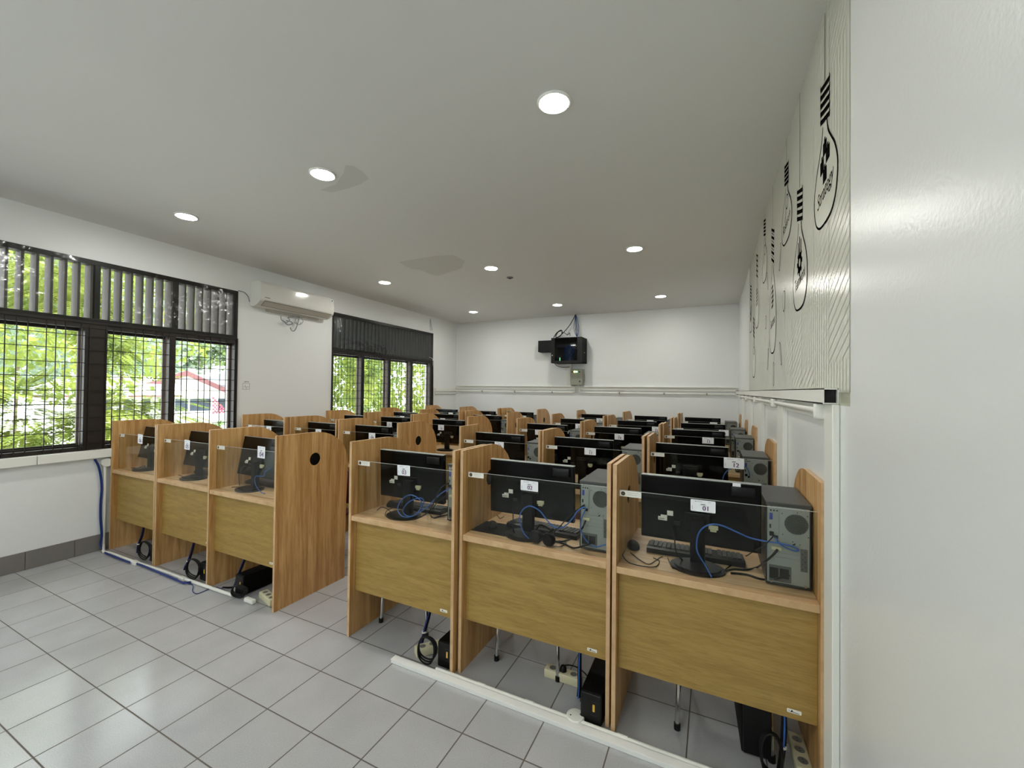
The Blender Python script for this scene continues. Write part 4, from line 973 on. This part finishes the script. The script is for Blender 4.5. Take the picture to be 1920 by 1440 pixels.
for u, v, mt, r_ in ((1077.5, 697, 'lamp_yellow', .018), (1081.5, 697, 'lamp_green', .015), (1072.8, 697.4, 'ink_black', .012), (1086.6, 697.4, 'ink_black', .012), (1087, 715, 'ink_black', .014), (1072, 708.5, 'steel', .013)):
    q = onY(u, v, YB-.15); MB().cyl((q.x, YB-.147, q.z), (q.x, YB-.158, q.z), r_, mt, 14).build('indicator_lamp' if 'lamp' in mt else 'door_knob', t)
t = thing('riser_duct', 'white vertical duct behind the electrical box on the back wall', 'cable duct', (0, 0, 0))
q0 = onY(1062.5, 681, YB-.03); q1 = onY(1071.5, 730, YB-.03)
MB().box((q0.x, YB-.03, 1.6), (q1.x, YB-.001, 2.4), 'white_plastic', .003).build('duct', t)
m = MB()
top = onY(1079.5, 591.5, YB-.1)
for k, (u1, v1, u2, v2, mt) in enumerate(((1076, 615, 1081, 631, 'navy_cable'), (1081, 612, 1083, 631, 'blue_cable'), (1085, 612, 1083, 630, 'navy_cable'), (1079, 612, 1081, 630, 'rubber'), (1082, 616, 1082, 631, 'navy_cable'))):
    m.tube([Vector((top.x, YB-.1, H-.001)), onY(u1, v1, YB-.14), onY(u2, v2, YB-.16)], .006, mt, 6, 5)
m.tube([Vector((top.x, YB-.1, H-.001)), onY(1068, 610, YB-.16), onY(1054, 626, YB-.2), onY(1046, 632, YB-.22)], .008, 'rubber', 6, 5)
m.tube([onY(u, v, YB-.22) for u, v in ((1038, 633), (1044, 624), (1052, 619), (1054, 624), (1049, 631), (1042, 632), (1046, 623), (1053, 620))], .009, 'rubber', 6, 5)
m.tube([onY(u, v, YB-.22) for u, v in ((1052, 623), (1058, 624), (1064, 628), (1068, 624), (1069, 630))], .006, 'rubber', 6, 5)
tag(m.build('ceiling_cables'), 'black and blue cables dropping from the ceiling into the network cabinet', 'cable bundle')
P = [onY(u, v, YB-.05) for u, v in ((1039, 680), (1043, 685), (1050, 688), (1060, 688.5), (1068, 688))]
cable('cable', P, .006, 'rubber', 'thin black cable looping below the network cabinet')
P = [onY(u, v, YB-.03) for u, v in ((1091, 695), (1096, 702), (1096, 714), (1092, 722))]
cable('cable', P, .004, 'grey_cable', 'thin grey cable at the right of the electrical box')

# ================================================================== RIGHT WALL
MY0, MY1, MZ0 = 1.632, 5.69, 1.552
t = thing('wall_mural', 'glossy white mural of hanging light bulb drawings on the right wall', 'mural', (0, 0, 0))
MB().box((XR-.0012, MY0, MZ0), (XR-.0001, MY1, H-.001), 'mural_vinyl').build('vinyl_sheet', t)
def strip_line(m, pts, w, x, mt):
    for (y0, z0), (y1, z1) in zip(pts[:-1], pts[1:]):
        d = Vector((y1-y0, z1-z0)); L_ = d.length
        if L_ < 1e-5: continue
        n = Vector((-d.y, d.x))/L_*w/2; e = d/L_*w*.25
        m.add([(x, y0-e.x-n.x, z0-e.y-n.y), (x, y0-e.x+n.x, z0-e.y+n.y), (x, y1+e.x+n.x, z1+e.y+n.y), (x, y1+e.x-n.x, z1+e.y-n.y)], [(0, 1, 2, 3)], mt)
m = MB(); x_s = XR-.0016
def clip(a, b):
    out = []
    (y0, z0), (y1, z1) = a, b
    t0, t1 = 0., 1.
    for p, q in ((-(y1-y0), y0-MY0), ((y1-y0), MY1-y0), (-(z1-z0), z0-MZ0), ((z1-z0), H-.002-z0)):
        if abs(p) < 1e-9:
            if q < 0: return None
        else:
            r = q/p
            if p < 0: t0 = max(t0, r)
            else: t1 = min(t1, r)
    if t0 >= t1: return None
    return ((y0+(y1-y0)*t0, z0+(z1-z0)*t0), (y0+(y1-y0)*t1, z0+(z1-z0)*t1))
SP = .0375; BW = 7*SP; nb = int((MY1-MY0)/BW)+1
for b_ in range(nb):
    ya = MY0+b_*BW; yb_ = ya+BW; zc_ = MZ0-.35-.31*((b_*5) % 4); k = b_
    while zc_ < H:
        hgt = (.46, .62)[k % 2]
        def put(p, q):
            c = clip(p, q)
            if c and max(c[0][0], c[1][0]) <= yb_+1e-4: strip_line(m, c, .0045, x_s, 'mural_grey')
        if k % 2 == 0:
            for i in range(7): put((ya+i*SP, zc_), (ya+i*SP, zc_+hgt))
        else:
            put((ya, zc_), (ya, zc_+hgt))
            sl = .5; n_ = int((hgt+BW*sl)/.043)
            for i in range(n_):
                z0_ = zc_+i*.043-BW*sl       # height at the far edge of the band; the line climbs towards the camera
                y0_, y1_ = yb_, ya; za_, zb_ = z0_, z0_+BW*sl
                if za_ < zc_: y0_ = yb_-(zc_-za_)/sl; za_ = zc_
                if zb_ > zc_+hgt: y1_ = ya+(zb_-zc_-hgt)/sl; zb_ = zc_+hgt
                if y0_ > y1_+.004: put((y0_, za_), (y1_, zb_))
        zc_ += hgt; k += 1
m.build('stripe_pattern', t)
def bulb(capt, capb, bot, cordtop, word, icon, yc=None, wide=.365):
    A = onR(*capt); B = onR(*capb); C = onR(*bot); D = onR(*cordtop)
    yc = B.y if yc is None else yc
    zt, zb, z2 = A.z, B.z, C.z; w = wide/2; h = zb-z2
    b = MB(); out = []
    # pear outline, mirrored about the centre line
    prof = [(.17, 1.08), (.22, 1.0), (.30, .92), (.52, .80), (.78, .66), (.96, .50), (1.0, .38), (.95, .24), (.80, .11), (.52, .025), (.2, 0.0), (0, -.002)]
    right = [(yc-w*a_, z2+h*c_) for a_, c_ in prof]; left = [(yc+w*a_, z2+h*c_) for a_, c_ in prof[::-1]][1:]
    loop = right+left
    lp = [(p.x, p.y) for p in spline([Vector((y, z, 0)) for y, z in loop], 4)]
    x1 = XR-.0021; x2 = XR-.0026
    b.add([(x1, y, z) for y, z in lp], [list(range(len(lp)))], 'mural_vinyl')
    strip_line(b, lp, .0095, x2, 'mural_black')
    nl = len(lp); strip_line(b, [(y-.003, z-.002) for y, z in lp[int(nl*.06):int(nl*.5)]], .010, x2-.0001, 'mural_black')
    strip_line(b, [(yc, D.z-.002), (yc, zt)], .006, x2, 'mural_black')
    # screw cap: slanting loops
    cw = .068; n = 5
    for i in range(n):
        za = zb+.02+(zt-zb-.03)*i/n; zz = za+(zt-zb)/n*.9
        for dz in (.012,):
            strip_line(b, [(yc+cw, zz+dz), (yc-cw, za+dz-.004)], .019, x2, 'mural_black')
        strip_line(b, [(yc+cw, zz+.004), (yc+cw+.006, zz+.02), (yc+cw, zz+.03)], .006, x2, 'mural_black'); strip_line(b, [(yc-cw, za-.004), (yc-cw-.006, za+.012), (yc-cw, za+.026)], .006, x2, 'mural_black')
        if i: strip_line(b, [(yc+cw, zz-.012), (yc-cw, za-.022)], .005, x2, 'mural_black')
    zi = z2+h*.66
    if icon == 'cross':
        for dy, dz in ((0, .055), (.045, .0), (-.045, .012), (0, -.05)):
            b.add([(x2, yc+dy+s*.03, zi+dz+q*.027) for s, q in ((-1, -1), (-1, 1), (1, 1), (1, -1))], [(0, 1, 2, 3)], 'mural_black')
            b.add([(x2, yc+dy+.012*math.cos(i*PI/4), zi+dz+.032+.012*math.sin(i*PI/4)) for i in range(8)], [list(range(8))], 'mural_black')
    elif icon == 'gear':
        for k in (-1, 0, 1): strip_line(b, [(yc+k*.035, zi+.02), (yc+k*.035, zi+.09-abs(k)*.02)], .018, x2, 'mural_black')
        for k in range(8): strip_line(b, [(yc+.03*math.cos(k*PI/4), zi-.035+.03*math.sin(k*PI/4)), (yc+.062*math.cos(k*PI/4), zi-.035+.062*math.sin(k*PI/4))], .024, x2, 'mural_black')
        strip_line(b, [(yc+.036*math.cos(i*PI/8), zi-.035+.036*math.sin(i*PI/8)) for i in range(17)], .03, x2, 'mural_black')
    elif icon == 'bars':
        for k in range(5): strip_line(b, [(yc+.05, zi-.07+k*.035), (yc-.02-.01*(k % 2), zi-.06+k*.035)], .02, x2, 'mural_black')
        strip_line(b, [(yc-.035, zi-.06), (yc-.055, zi), (yc-.03, zi+.06)], .01, x2, 'mural_black')
    else:
        strip_line(b, [(yc-.02+.04*math.cos(i*PI/8), zi+.03+.04*math.sin(i*PI/8)) for i in range(17)], .009, x2, 'mural_black'); strip_line(b, [(yc+.01, zi), (yc+.05, zi-.07)], .012, x2, 'mural_black')
    if word:
        v, f = text_geo(word, .082, .15, .95)
        wd = max(p.x for p in v)-min(p.x for p in v); k = min(1.0, wide*.74/wd)
        zc = z2+h*.36
        b.add([(x2-.0001, yc-p.x*k, zc+p.y*1.05+p.x*k*.11) for p in v], [q[::-1] for q in f], 'mural_black')
    return b.build('bulb_drawing', t)
bulb((1551, 143), (1548, 245), (1548, 417), (1545, 35), 'Strategy', 'cross')
bulb((1501.5, 350), (1500.5, 428), (1501, 578), (1497, 183), 'Teamwork', 'gear')
bulb((1450, 424), (1449.5, 503), (1450.6, 660.6), (1448, 350), 'Success', 'bars')
bulb((1476, 305), (1475.5, 357), (1475, 454), (1474.5, 264), 'Research', 'lens')
bulb((1434, 412), (1434.3, 450), (1434.5, 527), (1433, 402), '', 'lens', None, .34)
bulb((1420, 475), (1420, 528), (1420, 614), (1418.5, 440), '', 'bars', None, .36)
bulb((1408, 535), (1408.3, 570), (1408.5, 622), (1407.5, 480), '', 'gear', None, .36)
bulb((1413.5, 595), (1413.8, 640), (1414, 707), (1412.5, 460), '', 'lens', None, .36)
def capsule(a, b, w):
    A = onR(*a); B = onR(*b); d = Vector((B.y-A.y, B.z-A.z)); L_ = d.length; d /= L_; n = Vector((-d.y, d.x)); r = w/2
    pts = []
    for c, s in ((B, 1), (A, -1)):
        for i in range(7):
            ang = -PI/2+PI*i/6
            v = (d*math.cos(ang)+n*math.sin(ang))*r*s
            pts.append((c.y+v.x, c.z+v.y))
    pts.append(pts[0]); bb = MB(); bb.add([(XR-.0021, y, z) for y, z in pts[:-1]], [list(range(len(pts)-1))], 'mural_vinyl'); strip_line(bb, pts, .006, XR-.0026, 'mural_black'); bb.build('ray_mark', t)
capsule((1465, 461), (1462.4, 502), .035); capsule((1470.8, 556), (1470.4, 573), .07); capsule((1462.6, 647), (1465.8, 679), .035); capsule((1451, 684), (1451, 719), .035)
capsule((1441, 658), (1439.4, 689), .035); capsule((1436.5, 600), (1436.5, 609), .07); capsule((1438.8, 515), (1440.8, 538), .035)

t = thing('wall_trunking', 'white square cable trunking along the right wall below the mural', 'cable duct', (0, 0, 0))
zt0, zt1 = 1.512, 1.566; ye = 1.76
m = MB(); m.box((XR-.045, ye+.003, zt0), (XR-.0005, YB-.03, zt0+.004), 'white_plastic'); m.box((XR-.045, ye, zt1-.004), (XR-.0005, YB-.03, zt1), 'white_plastic'); m.box((XR-.045, ye, zt0), (XR-.041, YB-.03, zt1), 'white_plastic'); m.box((XR-.004, ye, zt0), (XR-.0005, YB-.03, zt1), 'white_plastic'); m.build('duct', t)
MB().box((XR-.041, ye+.02, zt0+.004), (XR-.004, ye+.024, zt1-.004), 'hole_black').build('open_end', t)
t = tag(MB().box((XR-.0008, 1.63, 1.508), (XR-.0003, ye+.005, 1.566), 'clear_tape').build('tape_strip'), 'strip of clear tape beside the open end of the trunking', 'tape')
def vduct(u0, u1, v, lab, top=True):
    a = onR(u0, v, .02); b = onR(u1, v, .02); y1 = a.y; y0 = b.y
    o = MB().box((XR-.026, y0, .02), (XR-.0005, y1, 1.511), 'white_plastic', .002).build('vertical_duct'); tag(o, lab, 'cable duct', 'vertical ducts on the right wall')
yv = onR(1577, 1000, .0).y
o = MB().box((XR-.022, 1.745, .0), (XR-.0005, 1.86, 1.511), 'white_plastic', .003).build('vertical_duct'); tag(o, 'wide white vertical duct beside carrel 01, nearest the camera', 'cable duct', 'vertical ducts on the right wall')
vduct(1459, 1469.5, 830, 'white vertical duct behind the second row end panel')
vduct(1422, 1429, 780, 'white vertical duct behind the third row end panel')
vduct(1404.2, 1408.6, 765, 'white vertical duct behind the fourth row end panel')
vduct(1391.5, 1394.8, 755, 'white vertical duct in the far right corner')
t = thing('right_conduit', 'round white conduit with clamp plates under the right wall trunking', 'conduit', (0, 0, 0))
zp = 1.484; xp = XR-.030
MB().cyl((xp, 1.90, zp), (xp, 7.9, zp), .0125, 'white_plastic', 12).build('pipe', t)
MB().cyl((xp, 1.895, zp), (xp, 1.98, zp), .0145, 'white_plastic', 12).build('coupling', t)
m = MB(); m.box((XR-.05, 1.872, zp-.032), (XR-.0005, 1.898, zp+.026), 'white_plastic', .008, None, 3); m.box((XR-.02, 1.862, zp-.07), (XR-.0005, 1.885, zp+.026), 'white_plastic', .004); m.build('end_fitting', t)
for y0, y1 in ((1.93, 2.95), (3.3, 4.2)):
    p = MB().box((XR-.012, y0, zp-.035), (XR-.0005, y1, zp+.026), 'white_plastic', .002).build('backing_plate', t)
    m = MB()
    for y in (y0+.03, y1-.03):
        for z in (zp-.026, zp+.018): m.disc((XR-.0124, y, z), (-1, 0, 0), .007, 'ink_black', 8)
    m.build('screw_heads', p)
for y in (3.12, 4.4, 5.5, 6.75): MB().box((XR-.055, y-.04, zp-.03), (XR-.012, y+.03, zp+.026), 'white_plastic', .01, None, 3).build('junction_fitting', t)

# ================================================================== OUTSIDE
GZ = -3.2
struct(MB().box((-90, -70, GZ-.3), (60, 110, GZ), 'concrete'), 'ground_outside')
def ext(u, v, dist):
    d = ray(u, v); h_ = math.hypot(d.x, d.y); return CAM+d*(dist/h_)
def leaf_quad(m, c, d, n, L_, w, mt):
    s = d.cross(n)
    if s.length < 1e-4: return
    s = s.normalized()*w/2
    m.add([c, c+d*L_*.5+s, c+d*L_, c+d*L_*.5-s], [(0, 1, 2, 3)], mt)
def rv():
    while True:
        v = Vector((R_.uniform(-1, 1), R_.uniform(-1, 1), R_.uniform(-1, 1)))
        if .05 < v.length < 1: return v
def tree(label, centre, rad, n, mt, size, frond=False, trunk=True, group='trees outside the windows'):
    t = thing('tree', label, 'tree', (centre.x, centre.y, GZ), 0, group)
    m = MB(); c0 = Vector((0, 0, centre.z-GZ)); lumps = []
    for i in range(max(7, n//160)):
        v = rv(); v = v.normalized()*R_.uniform(.35, 1.0); lumps.append((c0+Vector((v.x*rad[0], v.y*rad[1], v.z*rad[2])), R_.uniform(.22, .42)))
    for i in range(n):
        lc, lr = R_.choice(lumps); v = rv().normalized(); rr = R_.uniform(.6, 1.0)
        p = lc+Vector((v.x*rad[0], v.y*rad[1], v.z*rad[2]))*lr*rr
        if frond:
            d = Vector((v.x, v.y, v.z*.4-.25)).normalized(); side = d.cross(Vector((0, 0, 1)))
            side = side.normalized() if side.length > .01 else Vector((1, 0, 0)); n_ = side.cross(d)
            for k in range(9):
                b = p+d*size*k*.42+Vector((0, 0, -.012*size*k*k*.3))
                for s in (-1, 1): leaf_quad(m, b, (side*s+d*.35).normalized(), n_, size*(1.25-.09*k), size*.42, mt)
        else:
            d = (v+rv()*.8).normalized(); leaf_quad(m, p, d, rv().normalized(), size*R_.uniform(.7, 1.3), size*R_.uniform(.5, .8), mt)
    m.build('foliage', t)
    if trunk:
        w = MB(); w.tube([(0, 0, 0), (.05, 0, c0.z*.4), (0, .08, max(.6, c0.z-rad[2]*.55))], min(.05, .016*max(rad)), 'trunk_brown', 8, 4)
        w.build('trunk', t)
    return t
c = ext(60, 750, 10.5); tree('lime green feathery tree close outside the near window', Vector((c.x, c.y, 1.6)), (2.1, 2.5, 2.4), 1500, 'leaf_lime', .11, True)
c = ext(222, 655, 12); tree('yellow green branch of leaves hanging at the middle pane', Vector((c.x, c.y, 2.9)), (.9, 1.0, 1.15), 330, 'leaf_lime', .11, True)
c = ext(-60, 560, 17); tree('tall lime tree filling the louvres of the near window', Vector((c.x, c.y, 4.0)), (5.2, 5.2, 2.5), 7500, 'leaf_lime', .2)
c = ext(30, 680, 26); tree('far tree with haze-paled leaves behind the feathery tree', Vector((c.x, c.y, 4.6)), (4.6, 4.6, 3.2), 6500, 'leaf_hazed', .28)
c = ext(150, 650, 34); tree('haze-paled green tree beyond the near window post', Vector((c.x, c.y, 4.5)), (5, 5, 4.2), 6500, 'leaf_hazed', .36)
c = ext(270, 650, 46); tree('hazy green tree behind the white roofs', Vector((c.x, c.y, 5.6)), (6.5, 6.5, 5), 6500, 'leaf_hazed', .5)
c = ext(385, 635, 50); tree('wide green tree above the gabled house roof', Vector((c.x, c.y, 7.0)), (8, 8, 5), 7000, 'leaf_green', .5)
c = ext(470, 640, 52); tree('green tree hidden behind the wall between windows', Vector((c.x, c.y, 6.2)), (7, 7, 5.5), 2000, 'leaf_hazed', .7)
c = ext(412, 800, 17); tree('small green bush in front of the gabled house', Vector((c.x, c.y, -.2)), (1.0, 1.0, .8), 500, 'leaf_green', .16)
c = ext(645, 720, 13); tree('bright green tree outside the far window, left pane', Vector((c.x, c.y, 1.7)), (1.5, 1.5, 2.6), 2200, 'leaf_lime', .17)
c = ext(700, 720, 15); tree('bright green tree outside the far window, second pane', Vector((c.x, c.y, 1.6)), (1.6, 1.6, 2.8), 2200, 'leaf_green', .18)
c = ext(745, 720, 17); tree('bright green tree outside the far window, third pane', Vector((c.x, c.y, 1.7)), (1.5, 1.5, 3.0), 2200, 'leaf_lime', .18)
c = ext(690, 690, 28); tree('tall green tree behind the three bright trees', Vector((c.x, c.y, 3.4)), (5.5, 5.5, 4.6), 5000, 'leaf_green', .3)
c = ext(778, 765, 16); tree('low bush at the right pane of the far window', Vector((c.x, c.y, .6)), (.7, .7, 1.0), 500, 'leaf_lime', .16)

# gabled house facing the window
DH = 30.
cc = ext(350, 735, DH); ang = math.atan2(-cc.x, cc.y)      # yaw towards the house
t = thing('gabled_house', 'white gabled house with red roof edges outside the near window', 'house', (cc.x, cc.y, GZ), ang)
mpp = DH*abs(ray(350, 735).dot(fw))/math.hypot(ray(350, 735).x, ray(350, 735).y)/F
sx = mpp/ math.cos(abs(math.atan((350-960)/F)))
zz = lambda v: CZ+(735-v+( -6))*mpp-GZ
X = lambda u: (u-350)*sx
wl_ = MB(); wl_.add([(X(272), 0, 0), (X(424), 0, 0), (X(424), 0, zz(752)), (X(350), 0, zz(708)), (X(272), 0, zz(748))], [(0, 1, 2, 3, 4)], 'house_white')
wl_.add([(X(424), 0, 0), (X(424), 7, 0), (X(424), 7, zz(752)), (X(424), 0, zz(752))], [(0, 1, 2, 3)], 'house_white'); wl_.add([(X(272), 0, 0), (X(272), 7, 0), (X(272), 7, zz(748)), (X(272), 0, zz(748))], [(0, 1, 2, 3)], 'house_white')
wl_.box((X(272), 7, 0), (X(424), 7.15, zz(750)), 'house_white'); wl_.build('walls', t)
rf = MB()
for a, b in (((X(350), zz(702)), (X(432), zz(757))), ((X(350), zz(702)), (X(262), zz(750)))):
    rf.add([(a[0], -.5, a[1]), (b[0], -.5, b[1]), (b[0], 8, b[1]), (a[0], 8, a[1])], [(0, 1, 2, 3)], 'roof_white')
    rf.add([(a[0], -.5, a[1]-.12), (b[0], -.5, b[1]-.12), (b[0], 8, b[1]-.12), (a[0], 8, a[1]-.12)], [(3, 2, 1, 0)], 'roof_white')
rf.build('roof', t)
for a, b in (((X(350), zz(702)), (X(432), zz(757))), ((X(350), zz(702)), (X(262), zz(750)))):
    m = MB(); m.add([(a[0], -.56, a[1]+.04), (b[0], -.56, b[1]+.04), (b[0], -.56, b[1]-.26), (a[0], -.56, a[1]-.26), (a[0], -.50, a[1]+.04), (b[0], -.50, b[1]+.04), (b[0], -.50, b[1]-.26), (a[0], -.50, a[1]-.26)], [(0, 1, 2, 3), (7, 6, 5, 4), (0, 4, 5, 1), (3, 2, 6, 7)], 'fascia_red'); m.build('fascia', t)
for u0, u1 in ((293, 310), (328, 352), (354, 379), (388, 400)):
    f = MB().box((X(u0)-.05, -.06, zz(777)), (X(u1)+.05, -.01, zz(752)), 'house_white').build('window', t); MB().box((X(u0), -.08, zz(776)), (X(u1), -.062, zz(753)), 'house_glass').build('pane', f)
MB().box((X(286), -.9, zz(784)), (X(410), -.02, zz(780)), 'house_white').build('ledge', t)
# left wing
DW = 27.
cc = ext(228, 735, DW); t = thing('house_wing', 'low white house wing with dark windows left of the gabled house', 'house', (cc.x, cc.y, GZ), math.atan2(-cc.x, cc.y))
mp2 = DW/F/1.05*1.0; k_ = abs(ray(228, 735).dot(fw))/math.hypot(ray(228, 735).x, ray(228, 735).y); mp2 = DW*k_/F; sx2 = mp2/math.cos(abs(math.atan((228-960)/F)))
X2 = lambda u: (u-228)*sx2
zz2 = lambda v: CZ+(735-v-9)*mp2-GZ
MB().box((X2(150), 0, 0), (X2(285), 4, zz2(744)), 'house_white').build('walls', t)
r2 = MB(); r2.add([(X2(140), -.6, zz2(745)), (X2(292), -.6, zz2(745)), (X2(300), 5, zz2(704)), (X2(165), 5, zz2(704))], [(0, 1, 2, 3)], 'roof_white'); r2.add([(X2(140), -.6, zz2(747)), (X2(292), -.6, zz2(747)), (X2(300), 5, zz2(706)), (X2(165), 5, zz2(706))], [(3, 2, 1, 0)], 'roof_white'); r2.build('roof', t)
MB().box((X2(140), -.66, zz2(747.5)), (X2(292), -.6, zz2(744.5)), 'fascia_red').build('fascia', t)
for u0, u1 in ((209, 218), (230, 241), (249, 258), (267, 277)):
    f = MB().box((X2(u0)-.04, -.05, zz2(776)), (X2(u1)+.04, -.005, zz2(751)), 'house_white').build('window', t); MB().box((X2(u0), -.07, zz2(775)), (X2(u1), -.052, zz2(752)), 'house_glass').build('pane', f)
# large roof behind
DB = 42.
cc = ext(395, 735, DB); t = thing('large_roofed_house', 'house with a large pale roof rising behind the gabled house', 'house', (cc.x, cc.y, GZ), math.atan2(-cc.x, cc.y))
k_ = abs(ray(395, 735).dot(fw))/math.hypot(ray(395, 735).x, ray(395, 735).y); mp3 = DB*k_/F; sx3 = mp3/math.cos(math.atan((960-395)/F)); X3 = lambda u: (u-395)*sx3; zz3 = lambda v: CZ+(735-v-4)*mp3-GZ
MB().box((X3(315), 0, 0), (X3(480), 6, zz3(728)), 'house_grey').build('walls', t)
r3 = MB(); r3.add([(X3(300), -1, zz3(728)), (X3(490), -1, zz3(728)), (X3(490), 6, zz3(674)), (X3(345), 6, zz3(679))], [(0, 1, 2, 3)], 'roof_white'); r3.build('roof', t)
g = MB(); g.add([(X3(378), -1.1, zz3(722)), (X3(470), -1.1, zz3(722)), (X3(430), -1.1, zz3(695))], [(0, 1, 2)], 'house_grey'); g.build('gable', t)
m = MB(); q0 = ext(398, 745, 19); q1 = ext(426, 743, 19); q2 = ext(426, 774, 19)
for i in range(5):
    for j in range(5-i):
        a = q0.lerp(q1, (i+j)/5) if False else None
# checked banner
t = thing('checked_banner', 'triangular pink and white checked banner at the right of the near window', 'banner', tuple(q1))
m = MB()
for i in range(9):
    for j in range(9):
        if j < i and (i+j) % 2 == 0 or j == i:
            e1 = (q0-q1)/9; e2 = (q2-q1)/9
            # rows run down from the top edge, each shorter than the last
            p = e1*(8-j)+e2*i
            m.add([p, p+e1, p+e1+e2, p+e2], [(0, 1, 2, 3)], 'pink_lattice'); m.add([p+Vector((.01, .01, 0)), p+e1+Vector((.01, .01, 0)), p+e1+e2+Vector((.01, .01, 0)), p+e2+Vector((.01, .01, 0))], [(3, 2, 1, 0)], 'pink_lattice')
m.build('checked_cloth', t)
MB().cyl((0, 0, .1), (0, 0, GZ-q1.z), .03, 'galvanised', 8).build('pole', t)
# mast with stays
b0 = ext(222, 790, 16); tp = ext(222.5, 729, 16)
t = thing('metal_mast', 'thin metal mast with slanting stays beyond the near window', 'mast', (b0.x, b0.y, GZ))
o3 = Vector((b0.x, b0.y, GZ))
MB().cyl((0, 0, 0), tuple(tp-o3), .035, 'galvanised', 10).build('pole', t)
m = MB(); m.tube([tp-o3, ext(285, 787, 15.4)-o3], .02, 'galvanised', 6, 1); m.tube([tp-o3, ext(198, 745, 16)-o3], .02, 'galvanised', 6, 1); m.build('stays', t)
t = thing('pale_building', 'pale building wall seen in the last pane of the far window', 'building', tuple(ext(800, 735, 21)*1)[:2]+(GZ,), .5)
MB().box((-1.2, 0, 0), (3.5, 4, 7.2), 'house_white').build('walls', t)
MB().box((-1.6, -.4, 7.2), (3.9, 4.4, 7.4), 'roof_white').build('roof', t)

# ================================================================== LIGHT
w = bpy.data.worlds.new('World'); scene.world = w; w.use_nodes = True
bg = w.node_tree.nodes['Background']; bg.inputs[0].default_value = (.93, .96, 1.0, 1); bg.inputs[1].default_value = 2.4
s = bpy.data.lights.new('sun', 'SUN'); s.energy = 7.0; s.angle = .06; so = bpy.data.objects.new('sun', s); COL.objects.link(so)
so.rotation_euler = (math.radians(0), math.radians(38), math.radians(20))

cam = bpy.data.cameras.new('camera'); co = bpy.data.objects.new('camera', cam); COL.objects.link(co)
cam.sensor_fit = 'HORIZONTAL'; cam.sensor_width = 36; cam.lens = F/1920*36; cam.clip_start = .02; cam.clip_end = 400
Mc = Matrix((RT, UP, -fw)).transposed().to_4x4(); Mc.translation = CAM; co.matrix_world = Mc
scene.camera = co
vs = scene.view_settings; vs.view_transform = 'Standard'; vs.look = 'None'; vs.gamma = 1; vs.exposure = 1.13; vs.use_curve_mapping = False
cy = scene.cycles; cy.max_bounces = 8; cy.diffuse_bounces = 5; cy.glossy_bounces = 4; cy.transparent_max_bounces = 24; cy.sample_clamp_indirect = 5; cy.caustics_reflective = False; cy.caustics_refractive = False; cy.use_denoising = True
